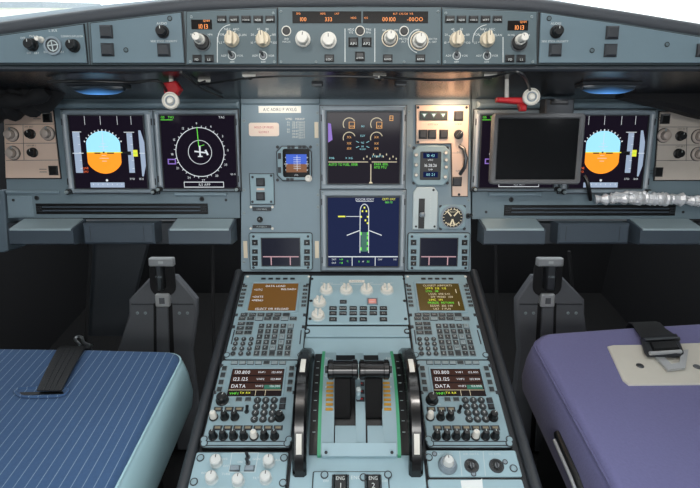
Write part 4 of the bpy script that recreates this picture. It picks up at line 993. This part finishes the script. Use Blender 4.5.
N3 = (('ENG', 'BLEED', 'PRESS', 'ELEC', 'HYD', 'FUEL'), ('APU', 'COND', 'DOOR', 'WHEEL', 'F/CTL', 'ALL'), ('CLR', '', 'STS', 'RCL', '', 'CLR'))
for j, y in enumerate((308.6, 313.6, 319.6)):
    for i, x in enumerate((333, 343, 353.2, 363.3, 373.3, 383.4)):
        if N3[j][i]: button(t, *t.L(x, y, 6), 14, 8.4, N3[j][i], 6, 'black', ht=4, ts=4.4)
button(t, *t.L(343.2, 302, 6), 13, 9, 'T.O', 6, 'dark', ht=3, ts=4.4)
p = t.L(372.3, 301.8, 6); g = button(t, *p, 17, 13, 'CANC', 6, 'pink', 'legend', 4, 'cancel_button', 4)
MB('bezel').frame([(p[0]-12, p[1]-9), (p[0]+12, p[1]-9), (p[0]+12, p[1]+9), (p[0]-12, p[1]+9)], [(p[0]-10, p[1]-8), (p[0]+10, p[1]-8), (p[0]+10, p[1]+8), (p[0]-10, p[1]+8)], 5.5, 9).build('guard', t)
m = MB('legend')
for x in (326.3, 346.2, 366.5, 386.8): m.text('OFF', t.L(x, 285)[0]-9, t.L(x, 285)[1], 4.4, 6.2).text('BRT', t.L(x, 285)[0]+11, t.L(x, 285)[1], 4.4, 6.2)
m.line(*t.L(322, 284.3, 6), *t.L(391, 284.3, 6), .8, 6.05, .1).build('lettering', t)
for x, y in ((312, 279), (404, 279), (311, 301), (404.5, 301), (310, 319), (405.5, 319)): screw(t, *t.L(x, y, 6), 6, 3.4)

# ------------------------------------------------------------------ thrust quadrant
yA, yB = ky(358.5), ky(457)
t = Thing('throttle_quadrant', 'thrust lever quadrant with pale curved cheeks and green edge strips', 'quadrant', PK, 360, 408)
def P1(y): return y-t.b
hx = [t.L(x, 408, 25)[0] for x in (322.3, 334.5, 381.5, 395)]
def arc(y0, y1, h, n=16, base=1.2):
    pts = []
    for i in range(n+1):
        f = i/n; pts.append((P1(y0+(y1-y0)*f), h*(math.sin(math.pi*(f*.86+.10))**.75)))
    return pts+[(P1(y1), base), (P1(y0), base)]
for x0, x1 in ((hx[0], hx[1]), (hx[2], hx[3])):
    MB('unit', TX).prism(arc(yA, yB, 42), x0, x1).build('cheek', t)
floor_ = arc(yA, yB, 24)
MB('black', TX).prism(floor_, hx[1]-1, hx[2]+1).build('slot_floor', t)
MB('unit', TX).prism(arc(yA, yB, 39), -8, 8).build('centre_rib', t)
b = MB('ped', TX)
pb = [(P1(ky(449.5)), 1.2), (P1(ky(449.5)), 20), (P1(ky(453)), 15), (P1(yB)-3, 8), (P1(yB)-3, 1.2)]
b.prism(pb, hx[0]+2, hx[3]-2).build('front_plate', t)
for s in (-1, 1):
    x0, x1 = (hx[1]-1, -11) if s < 0 else (8, hx[2]-2)
    MB('unit', TX).prism([(P1(ky(434)), 10), (P1(ky(434)), 25), (P1(ky(441)), 24), (P1(ky(450)), 19), (P1(ky(450)), 8)], x0+3, x1+4).build('slot_liner', t)
for x0, x1 in ((hx[0]-5.5, hx[0]), (hx[3], hx[3]+5.5)):
    MB('green', TX).prism(arc(yA+4, yB-2, 40), x0, x1).build('green_strip', t)
for s, xs in ((-1, (hx[0]+hx[1])/2+2), (1, (hx[2]+hx[3])/2-2)):
    m = MB('orangep')
    for k in range(7):
        pr = arc(yA, yB, 42, 100)[44+4*k]
        m.cbox(xs, pr[0], 12, 4.6, pr[1]-1.5, pr[1]+.8)
    m.build('ochre_hatch', t)
m = MB('legend')
for xs in (hx[0]+6, hx[3]-6):
    for k, s in enumerate(('TO', 'FLX', 'CL', '0')):
        pr = arc(yA, yB, 42, 100)[int((.12+.12*k)*100)]; m.text(s, xs, pr[0], 6, pr[1]+1.2)
m.build('lettering', t)
m = MB('red')
for k in range(6):
    pr = arc(yA, yB, 39, 100)[int((.22+.075*k)*100)]; m.m('dark').cbox(0, pr[0], 14, 7, pr[1]-2, pr[1]+2.5); m.m('red').cbox(0, pr[0], 8, 2, pr[1], pr[1]+3)
m.build('rib_ladder', t)
for s, x0, x1 in ((-1, hx[0]-19, hx[0]-5.5), (1, hx[3]+5.5, hx[3]+19)):
    w = MB('black', TX).prism(arc(yA+2, yB+2, 27), x0, x1).build('side_plate', t)
    m = MB('legdim')
    for k in range(9):
        pr = arc(yA+2, yB+2, 27, 100)[12+9*k]; m.cbox((x0+x1)/2, pr[0], 5, .8, pr[1]-1, pr[1]+.5)
    m.build('tick_marks', w)
for x, y in ((326, 452), (392, 452)): screw(t, *t.L(x, y, 20), 18, 2.6)
QT = t
for i, (cx, lab) in enumerate(((342.8, 'black barrel-topped thrust lever nearer the blue seat'), (374.2, 'black barrel-topped thrust lever nearer the purple seat'))):
    fx, fy = PK.at(cx, 406, 22)
    t = Thing('thrust_lever', lab, 'lever', PK, ab=(fx, fy), group='thrust levers')
    hxy = PK.at(cx, 369.5, 88); dx, dy = 0, hxy[1]-fy
    wpx = PK.at(cx+15.2, 369.5, 88)[0]-hxy[0]
    cxx = hxy[0]-fx
    arm = MB('arm', TX).prism([(dy-9, 84), (dy+9, 84), (26, 25), (-24, 25), (-14, 42)], cxx-wpx*.55, cxx+wpx*.55, 2).build('arm', t)
    hd = MB('gloss', TX)
    hd.lathe(dy, 88, [(13, cxx-wpx), (16.5, cxx-wpx+2), (16.5, cxx-wpx+9), (15, cxx-wpx+10), (15, cxx+wpx-10), (16.5, cxx+wpx-9), (16.5, cxx+wpx-2), (13, cxx+wpx)], 28)
    hd.build('handle', t)
    MB('black').cbox(cxx, dy-15, 14, 14, 56, 68, 2).build('finger_lift', t)
    s = -1 if i == 0 else 1
    MB('dark', TX).cyl(dy, 88, 6, *((cxx-wpx-4, cxx-wpx+1) if s < 0 else (cxx+wpx-1, cxx+wpx+4)), 0, 18).build('disconnect_button', t)
    m = MB('legend').prism([(cxx-3, -16), (cxx+3, -16), (cxx, -10)], 30, 30.6); m.build('arrow_mark', t)
t = Thing('lever_divider', 'pale knobbed divider standing between the two thrust levers', 'divider', PK, 358.3, 385, h=38)
MB('unit').prism(MB.rrpoly(0, 0, 8, 62, 3), 1.5, 16, 1.5).build('blade', t)
for y in (-22, 4, 24): MB('legdim').cyl(0, y, 4.4, 15, 22, 1.5, 16).build('stud', t)

# trim wheels
def wheel(label, a):
    t = Thing('trim_wheel', label, 'wheel', PK, ab=(a, -357), h=-35, group='trim wheels')
    MB('gloss', TX).lathe(0, 0, [(104, -8), (112, -11), (123, -11), (126.5, -7), (126.5, 7), (123, 11), (112, 11), (104, 8)], 96).build('rim', t)
    w = MB('black', TX).cyl(0, 0, 106, -4, 4, 0, 72).build('web', t)
    m = MB('steel', TX)
    for k in range(24):
        an = 2*math.pi*k/24; m.cyl(96*math.cos(an), 96*math.sin(an), 4, -5, 5, .6, 12)
    m.build('rivets', w)
    for a0, a1 in ((72, 86), (131, 145), (205, 220), (10, 23), (270, 285)):
        MB('white', TX).ring(0, 0, 120, 127.6, -4.2, 4.2, a0, a1, 200).build('white_mark', t)
wheel('black trim wheel with white rim marks, beside the radio panel next to the blue seat', -95.5)
wheel('black trim wheel with white rim marks, beside the radio panel next to the purple seat', 85.5)

# engine start panel
t = kthing('engine_panel', 'engine master switch panel at the bottom edge, marked ENG 1 and ENG 2', 'control panel', 313, 471.5, 388.5, 497, 'ped', 5, r=2, zb=1.1)
for n, x in (('1', 340.3), ('2', 373.3)):
    p = t.L(x, 484, 12)
    s = MB('black').cbox(p[0], p[1]-4, 20, 36, 4, 16, 2).m('legend').text('ENG', p[0], p[1]+7, 8, 16.3, sx=.85).text(n, p[0], p[1]-4, 11, 16.3).build('master_switch', t)
    MB('dark').frame([(p[0]-13, p[1]-24), (p[0]+13, p[1]-24), (p[0]+13, p[1]+16), (p[0]-13, p[1]+16)], [(p[0]-11, p[1]-22.5), (p[0]+11, p[1]-22.5), (p[0]+11, p[1]+14.5), (p[0]-11, p[1]+14.5)], 4.5, 9).build('switch_guard', t)
for s, x, y, z_ in (('ENG', 356, 477.5, 8), ('OFF', 326, 481, 5), ('OFF', 385, 481, 5)): MB('legend').text(s, *t.L(x, y, 5), z_, 5.2).build('lettering', t)
for x, y in ((324.5, 475), (388, 474.8), (363.5, 477.5)): put('mcorn', None, 'screw', t, (*t.L(x, y, 5), 5))

# lower left: radar panel
t = kthing('radar_panel', 'pale control panel with five white knobs at bottom left of the pedestal', 'control panel', 190.3, 452, 286, 500, 'ped', 5, r=3)
for x, y in ((216.5, 463), (269, 463), (212, 479.5), (238.5, 482), (266, 479.5)):
    p = t.L(x, y, 5)
    put('radk', lambda: MB('legdim').cyl(0, 0, 10, .1, 2, .6, 24).m('radk').lathe(0, 0, [(9, 1), (8.2, 8), (8.8, 12), (7, 14)], 24).m('dark').box(-.6, 2, .6, 7, 13.8, 14.2), 'knob', t, (*p, 5))
for y in (455.8, 461.5): put('tgl', lambda: MB('steel').cyl(0, 0, 4, .1, 1.5, .4, 16).m('dark').tube([(0, 0, 1), (-2, 3, 9)], [2, 2.8], 10), 'toggle', t, (*t.L(248, y+1.5, 5), 5))
for x in (235, 249.5): button(t, *t.L(x, 468.5, 5), 14, 8, None, 5, 'bezel', ht=3.5, name='square_button')
m = MB('legend')
for pts in (((232, 452.8), (258.5, 452.8), (255, 472), (229, 472)),):
    for q, r_ in zip(pts, pts[1:]+pts[:1]): m.line(*t.L(*q, 5), *t.L(*r_, 5), .7, 5.05, .1)
for s, x, y in (('SYS', 225, 459), ('OFF', 226, 466), ('GAIN', 256.5, 459), ('AUTO', 280, 460), ('WX', 204, 473), ('TURB', 226, 474), ('TILT', 256, 478), ('ON', 240, 462)): m.text(s, *t.L(x, y, 5), 5, 5.2)
m.build('lettering', t)
for x, y in ((200.5, 458), (284, 458), (194, 482), (283, 483)): put('mcorn', None, 'screw', t, (*t.L(x, y, 5), 5))
# lower right
t = kthing('switching_panel', 'pale panel with one grey knob and two sunken round switches, lower right of pedestal', 'control panel', 427.5, 450, 519, 476.5, 'ped', 5, r=3)
p = t.L(447.5, 465.5, 5)
MB('bezel').lathe(*p, [(15, -.5+5), (15, 8), (13, 12), (11.5, 15)], 30).m('radk').lathe(*p, [(8.6, 15), (7.6, 23), (6.2, 25)], 26).m('dark').box(p[0]-.6, p[1]+2, p[0]+.6, p[1]+6, 24.8, 25.2).build('knob', t)
for x in (471.5, 496.5):
    p = t.L(x, 466, 5); MB('dark').ring(*p, 9, 11.5, 4.5, 6.5, n=32).m('black').cyl(*p, 9, 4, 5.5, 0, 28).m('steel').cyl(p[0], p[1], 4.5, 5, 9, 1, 18).m('dark').box(p[0]-1, p[1]-6, p[0]+1, p[1]+4, 8.9, 9.8).build('round_switch', t)
m = MB('legdim')
for x in (459.5, 483): m.line(*t.L(x, 451, 5), *t.L(x+2.5, 476, 5), .9, 5.05, .1)
for s, x, y in (('ATT HDG', 445, 454), ('AIR DATA', 471, 454), ('EIS DMC', 495, 454), ('NORM', 447, 474.5)): m.text(s, *t.L(x, y, 5), 5.2, 5.2)
m.build('lettering', t)
for x, y in ((428.8, 457.5), (513.5, 468.5)): put('mcorn', None, 'screw', t, (*t.L(x, y, 5), 5))
for x, y in ((434.5, 454), (473.5, 474), (505, 462)): put('mid', lambda: MB('dark').ring(0, 0, 3, 4.2, .1, .8, n=20).m('bezel').cyl(0, 0, 3, .1, 1.2, .3, 18), 'screw', t, (*t.L(x, y, 5), 5))
t = kthing('blank_panel', 'plain pale panel under the panel with two sunken round switches, at the bottom edge', 'panel', 429, 479, 525, 500, 'ped', 5, r=3)
t = Thing('paper_slip', 'white paper slip lying on the plain pale panel at the bottom edge', 'paper', PK, 471, 486, h=5)
MB('paper').prism(t.poly([(460.5, 480.8), (480, 480.2), (482, 478.8), (483.5, 497), (463, 497)]), .1, 1.2).build('slip', t)
# ================================================================== SEATS
def cushion(label, front, xin, sgn, mtop, mside, flare, name):
    fr = [PS.at(x, y) for x, y in front]
    t = Thing('pilot_seat', label, 'seat', PS, ab=(sgn*600, 560))
    xo = sgn*930; yb = 270
    pts = [(x-t.a, y-t.b) for x, y in fr] + [(xo-t.a, fr[-1][1]-t.b), (xo-t.a, yb-t.b), (xin-t.a, yb-t.b)]
    # round the corners, with points along the edges
    out = []; n = len(pts)
    for i in range(n):
        a, b, c = Vector(pts[i-1]), Vector(pts[i]), Vector(pts[(i+1) % n])
        d1 = min(15, (a-b).length*.45); d2 = min(15, (c-b).length*.45)
        q0 = b+(a-b).normalized()*d1; q1 = b+(c-b).normalized()*d2
        for k in range(5):
            u = k/4; out.append(tuple(q0*(1-u)**2+b*2*u*(1-u)+q1*u*u))
    ar = sum(out[i-1][0]*out[i][1]-out[i][0]*out[i-1][1] for i in range(len(out)))
    if ar < 0: out = out[::-1]
    I = MB.inset
    def ring(d, z): return [(x, y, z) for x, y in I(out, d)]
    top = MB(mtop).rings([ring(1, -16), ring(0, -12), ring(2.5, -6), ring(9, -.8), ring(13, -.8)]).build('cushion_top', t, smooth=60)
    side = MB(mside).rings([ring(20, -135), ring(-flare*.6, -125), ring(-flare, -95), ring(-flare*.8, -50), ring(-flare*.4, -22), ring(2, -12)]).build('cushion_side', t, smooth=60)
    pp = [(x, y, -11) for x, y in I(out, -.6)]
    MB(mside).tube(pp+[pp[0]], 2.2, 8, False).build('piping', t)
    xs = [p[0] for p in out]; ys = [p[1] for p in out]
    MB('black').box(min(xs)+60, min(ys)+60, max(xs)-60, max(ys)-90, -ZSEAT*1000+.5, -130, 8).build('seat_base', t)
    return t
t = cushion('blue pinstriped seat cushion with pale teal side, lower left', [(181, 354), (172, 349.3), (90, 347.2), (-60, 345.5)], -346, -1, 'blue', 'teal', 14, 'l')
# pocket in the cushion the strap passes through
q = [t.L(x, y) for x, y in ((15, 392), (22, 389), (60, 388.5), (68, 390.5), (66, 394.5), (58, 397), (24, 397.5))]
P = [(x, y, 2.2) for x, y in q]
MB('blue').tube(smooth_path(P+[P[0]], 4), 2.4, 10, False).prism(q, .6, 1.4).m('black').prism([t.L(x, y) for x, y in ((20, 393.2), (63, 392.4), (64, 394.6), (22, 396))], 1, 2.4).build('strap_pocket', t)
def ribbon(t, mt, rows, th=2.6):
    rs = []
    for (xl, yl, xr, yr, h) in rows:
        a = t.L(xl, yl, h); b = t.L(xr, yr, h); rs.append([(a[0], a[1], h), (b[0], b[1], h), (b[0], b[1], h+th), (a[0], a[1], h+th)])
    return MB(mt).rings(rs)
s = Thing('seat_belt', 'black webbing strap coming over the front of the blue seat cushion', 'strap', PS, 62, 370, h=2)
rb = []
for f in range(11):
    u = f/10; rb.append((37+21*u-3*u*(1-u), 391-42*u, 61.5+22.5*u-2*u*(1-u), 391.5-41.5*u, 5+3*math.sin(u*math.pi)))
last = rb[-1]
a0 = s.L(last[0], last[1], 4); a1 = s.L(last[2], last[3], 4)
rs = []
for (xl, yl, xr, yr, h) in rb:
    a = s.L(xl, yl, h); b = s.L(xr, yr, h); rs.append([(a[0], a[1], h), (b[0], b[1], h), (b[0], b[1], h+2.4), (a[0], a[1], h+2.4)])
for dy, dz in ((6, 0), (17, -7), (22, -35), (22, -80)):
    rs.append([(a0[0]+dy*.3, a0[1]+dy-2, 4+dz), (a1[0]+dy*.3, a1[1]+dy-2, 4+dz), (a1[0]+dy*.3, a1[1]+dy+1, 4+dz+1.5), (a0[0]+dy*.3, a0[1]+dy+1, 4+dz+1.5)])
MB('strap').rings(rs).build('webbing', s)
m = MB('dark')
for k in (.3, .5, .7):
    for i in range(10):
        A_, B_ = rs[i], rs[i+1]
        p = [A_[3][j]+(A_[2][j]-A_[3][j])*k for j in range(3)]; q = [B_[3][j]+(B_[2][j]-B_[3][j])*k for j in range(3)]
        m.tube([(p[0], p[1], p[2]+.2), (q[0], q[1], q[2]+.2)], .7, 6)
m.build('stitching', s)

t = cushion('purple velour seat cushion with a beige plate let into it, lower right', [(534, 340), (546, 331.5), (630, 325.5), (780, 317)], 382, 1, 'purple', 'purpled', 14, 'r')
q = [t.L(x, y, 2) for x, y in ((607.5, 346.5), (613, 345.3), (640, 345), (765, 341), (780, 383), (629, 384.8), (623, 380))]
MB('beige').prism(q, -3, 3.2, 1.2).build('belt_plate', t)
for x, y in ((640, 366), (697, 367)): MB('steel').cyl(*t.L(x, y, 3), 7, 2.5, 5, 1, 18).build('rivet', t)
# adjusting lever in the side of the purple cushion
pl = [t.L(x, y, -60) for x, y in ((546, 432), (553, 440), (566, 474), (567, 488))]
MB('black').tube([(-12+pl[0][0]*0+(382-t.a), y, -62-4*i) for i, (x, y) in enumerate(pl)], [7, 11, 11, 9], 10).m('slotr').tube([(-25+(382-t.a), y, -60-4*i) for i, (x, y) in enumerate(pl[1:])], 3, 8).build('adjust_lever', t)
s = Thing('belt_buckle', 'black webbing strap with a metal buckle lying on the beige plate of the purple seat', 'buckle', PS, 662, 350, h=4)
rs = []
def row(xl, yl, xr, yr, h):
    a = s.L(xl, yl, h); b = s.L(xr, yr, h); return [(a[0], a[1], h), (b[0], b[1], h), (b[0], b[1], h+2.4), (a[0], a[1], h+2.4)]
first = row(632, 324.5, 660, 323.5, 3)
for dy, dz in ((28, -100), (27, -40), (17, -8)): rs.append([(x+dy*.1, y+dy, z+dz) for x, y, z in first])
rs += [first, row(636, 331, 665, 329, 5), row(642, 339, 675, 336, 8), row(646, 345, 678, 342, 10)]
MB('strap').rings(rs).build('webbing', s)
bd = [s.L(x, y, 12) for x, y in ((641, 337), (677, 333.5), (684, 352), (677, 355.5), (648, 354.5), (645, 351))]
MB('dark').prism(bd, 6, 14, 3).build('buckle_body', s)
MB('steel').tube([(*s.L(644, 340, 16), 15.5), (*s.L(679, 338.5, 16), 15.5)], 4.5, 12).build('roller', s)
MB('slotr').tube([(*s.L(650, 353, 16), 15), (*s.L(681, 351, 16), 15)], 4, 10).m('black').prism([s.L(x, y, 15) for x, y in ((649, 342.5), (676, 341), (680, 349), (653, 350.5))], 12, 18, 2.5).build('release_flap', s)
tg = MB('slotr').frame([s.L(x, y, 6) for x, y in ((652, 353), (688, 350), (685, 368), (668, 370))], [s.L(x, y, 6) for x, y in ((663, 356), (681, 354.5), (680, 363), (671, 364.5))], 2, 7, .6).build('tongue', s)
t = Thing('wire_hook', 'small bare metal hook on the floor fitting just in front of the blue cushion', 'hook', PS, 80, 345, h=-30)
zf = -(ZSEAT*1000-30)
P = [(*t.L(x, y, 0), 0) for x, y in ((92, 346), (84, 342.5), (82, 337.5), (77.5, 336.5), (75, 339), (77.5, 342.5), (80, 345))]
MB('metal').tube(smooth_path(P, 5), 3, 8).build('hook', t)
MB('dark').box(-16, -10, 16, 10, zf+.5, -6, 2).build('fitting', t)

# ================================================================== FOOTWELL
def pedal(label, apex, sh, bot, cx, head, mir):
    h = -130
    t = Thing('pedal_housing', label, 'pedals', PP, cx, 350, h=h)
    fz = None
    (al, ar), (sl, sr), (bl, br) = apex, sh, bot
    y_a, y_s, y_b = 276, 312, 352
    L = t.L
    # extend to the floor
    pB = PP.m @ Vector(((t.a)/1000, (t.b)/1000, h/1000)); down = -pB.z/PP.v.z*1000
    lo = [(L(bl, y_b)[0]-14, down+3), (L(br, y_b)[0]+14, down+3)]
    MB('pedal').prism([L(al, y_a), L(ar, y_a), L(sr, y_s-12), L(sr, y_s+3), L(br, y_b), lo[1], lo[0], L(bl, y_b), L(sl, y_s+3), L(sl, y_s-12)], -22, 0, 5).build('housing', t)
    a0 = L(sl+3, y_s-8); a1 = L(sr-3, y_s-8)
    MB('dark').box(a0[0], a0[1]-2, a1[0], a1[1]+1, -1, 2, .6).build('seam_lip', t)
    c0 = L(cx, 303); c1 = L(cx-(4 if not mir else -2), y_b)
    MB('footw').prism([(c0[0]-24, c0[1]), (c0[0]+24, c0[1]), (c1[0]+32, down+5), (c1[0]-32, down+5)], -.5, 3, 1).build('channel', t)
    MB('pedal').prism([(c0[0]-15, c0[1]), (c0[0]+15, c0[1]), (c1[0]+20, down+6), (c1[0]-20, down+6)], 2.5, 9, 2).build('rail', t)
    p = L(cx, 300, 8); MB('slotr').rr(*p, 36, 36, 5, -.5, 16, 3).m('pedal').cbox(*p, 14, 16, 13, 18, 2).build('joint_block', t)
    a = L(cx-11, 270); b = L(cx+11, 291)
    MB('footw').prism(MB.rrpoly((a[0]+b[0])/2, (a[1]+b[1])/2+8, b[0]-a[0]+12, a[1]-b[1]+40, 24), -.5, 6, 2).build('opening', t)
    a = L(cx-5, 260); b = L(cx+5, 288); MB('steel').prism(MB.rrpoly((a[0]+b[0])/2, (a[1]+b[1])/2, (b[0]-a[0])*.8, a[1]-b[1], 6), 5, 30, 4).m('legdim').text('PUSH', (a[0]+b[0])/2, (a[1]+b[1])/2, 7, 30.3).build('crank', t)
    a = L(head[0], 257.5, 34); b = L(head[1], 266, 34); MB('slotr').rr((a[0]+b[0])/2, (a[1]+b[1])/2, b[0]-a[0], a[1]-b[1], 4, 26, 42, 3).m('legend').cbox((a[0]+b[0])/2, (a[1]+b[1])/2, 12, 6, 41.9, 42.6).build('crank_handle', t)
    for x, y in ((sl+9, 313), (sr-9, 313), (sl+17, 313), (sr-17, 313)): pscrew(t, *L(x, y), 0, 4)
pedal('grey pedal adjuster housing in the footwell ahead of the blue seat', (151, 176), (128.5, 196.5), (117, 191), 163, (149, 174.5), False)
pedal('grey pedal adjuster housing in the footwell ahead of the purple seat', (533, 562), (516.5, 585), (519, 590), 547, (537, 562.5), True)
def wbox(mt, x0, y0, z0, x1, y1, z1, name, kind='structure', ch=0):
    m = MB(mt); m.box(x0*1000, y0*1000, x1*1000, y1*1000, z0*1000, z1*1000, ch); o = m.build(name); o['kind'] = kind; return o
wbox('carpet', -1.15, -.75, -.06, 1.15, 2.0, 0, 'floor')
wbox('ceil', -1.0, -.75, 1.72, 1.0, .62, 1.78, 'ceiling')
o = wbox('ceil', -1.15, -.81, 0, -.38, -.75, 1.78, 'wall_back')
MB('ceil').box(380, -810, 1150, -750, 0, 1780).build('wall_section', o)
wbox('ceil', -.9, -2.6, 1.95, .9, -.81, 2.0, 'ceiling_cabin'); wbox('carpet', -.9, -2.6, -.06, .9, -.75, 0, 'floor_cabin')
area('rear_fill_light', (0, -1.5, 1.9), (R(50), 0, 0), .9, .5, 24, (1, .98, .95))  # unseen area light added to brighten the main panel from behind
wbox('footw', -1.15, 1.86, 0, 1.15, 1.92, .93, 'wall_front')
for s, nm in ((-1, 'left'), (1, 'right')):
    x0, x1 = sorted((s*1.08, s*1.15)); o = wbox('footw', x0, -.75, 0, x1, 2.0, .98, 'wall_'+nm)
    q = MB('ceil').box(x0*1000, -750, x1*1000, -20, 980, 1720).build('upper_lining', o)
k = 1
for x0, y0, x1, y1, h in ((91, 246, 85, 352, -200), (212.5, 246, 213.5, 335, -60), (496, 245, 496.5, 320, -60), (570, 262, 576, 332, -200)):
    a = PP.m @ Vector((*[c/1000 for c in PP.at(x0, y0, h)], h/1000)); b = PP.m @ Vector((*[c/1000 for c in PP.at(x1, y1, h)], h/1000))
    d = (b-a); e = a + d*((a.z-.004)/-d.z)
    o = MB('footw').tube([tuple((a-d*.15)*1000), tuple(e*1000)], 4.5, 10).build('trim_%d' % k); o['kind'] = 'structure'; k += 1
# dark panel beside pedals (left) 
T_ = [PP.m @ Vector((*[c/1000 for c in PP.at(x, y, -240)], -.24)) for x, y in ((93, 240), (148, 240), (128, 318), (124, 336), (88, 336))]
o = MB('dark').rings([[tuple(p*1000) for p in T_], [tuple(p*1000+PP.n*-20) for p in T_]]).build('trim_5'); o['kind'] = 'structure'

# ================================================================== WINDSCREEN AND OUTSIDE
def pane(name, pts):
    m = MB('glass'); P = [Vector(p)*1000 for p in pts]; n = (P[1]-P[0]).cross(P[3]-P[0]).normalized()*4
    m.rings([[tuple(p) for p in P], [tuple(p+n) for p in P]]); o = m.build(name); o['kind'] = 'structure'
    fr = MB('frame')
    for i in range(4):
        fr.tube([tuple(P[i]), tuple(P[(i+1) % 4])], 22, 8)
    f = fr.build('window_frame', o)
pane('window_1', [(-1.0, 1.02, .98), (-.03, 1.30, .98), (-.03, .80, 1.72), (-.80, .60, 1.72)])
pane('window_2', [(.03, 1.30, .98), (1.0, 1.02, .98), (.80, .60, 1.72), (.03, .80, 1.72)])
pane('window_3', [(-1.03, .0, .98), (-1.03, .98, .98), (-.84, .56, 1.70), (-.84, .0, 1.70)])
pane('window_4', [(1.03, .98, .98), (1.03, .0, .98), (.84, .0, 1.70), (.84, .56, 1.70)])
o = MB('concrete').box(-150000, 3000, 150000, 300000, -3200, -3000).build('apron_ground'); o['kind'] = 'structure'
t = Thing('terminal_building', 'pale grey-green building far outside beyond the left windscreen', 'building', W0, ab=(-24000, 40000), h=-3000)
MB('bldg').box(-16000, 0, 1700, 9000, 0, 4300).build('wall', t); MB('frame').box(-16200, -200, 1900, 9200, 4300, 4700).build('roof', t)
m = MB('bulk')
for i in range(6): m.box(-15000+2500*i, -60, -13300+2500*i, 20, 1500, 3200)
m.build('window_row', t)

# ================================================================== LIGHT
w = bpy.data.worlds.new('overcast'); SC.world = w; w.use_nodes = True
bg = w.node_tree.nodes['Background']; bg.inputs[0].default_value = (.93, .97, 1.0, 1); bg.inputs[1].default_value = 2.2
for i, (x, y) in enumerate(((-.3, .25), (.3, .25))):  # unseen lamps added to throw light down on the pedestal
    t = Thing('ceiling_fill_lamp', 'round white fill lamp added in the ceiling above the %s seat' % ('blue', 'purple')[i], 'lamp', W0, ab=(x*1000, y*1000), h=1719)
    MB('white').ring(0, 0, 60, 75, -18, 0).build('bezel', t); MB('fillglow').cyl(0, 0, 60, -14, -2, 0, 32).build('glow_face', t)
    area('ceiling_fill_light', (x, y, 1.69), (R(20), 0, 0), .12, .12, 2.5, (1, .95, .9))
def flood(px, py, h, tx, ty, sx, sy, power, col):
    p = PP.m @ Vector((*[c/1000 for c in PP.at(px, py, h)], h/1000)); q = PP.m @ Vector((*[c/1000 for c in PP.at(tx, ty, 0)], 0))
    area('flood_light', p, (q-p).to_track_quat('-Z', 'Y').to_euler(), sx, sy, power, col)
flood(457, 97, 62, 455, 160, .05, .03, .3, (1, .66, .42))
flood(28, 97, 75, 30, 150, .06, .03, .5, (1, .76, .68))
flood(360, 96, 70, 360, 230, .5, .03, .06, (.95, .97, 1))
flood(275, 97, 75, 278, 125, .12, .02, .06, (1, .97, .93))  # extra unseen light added to brighten the placards
flood(150, 96, 70, 150, 200, .3, .03, .06, (.95, .97, 1))
flood(570, 96, 70, 570, 200, .3, .03, .06, (.95, .97, 1))
vs = SC.view_settings; vs.view_transform = 'Standard'; vs.look = 'None'; vs.gamma = 1; vs.exposure = 0.25
vs.use_curve_mapping = False
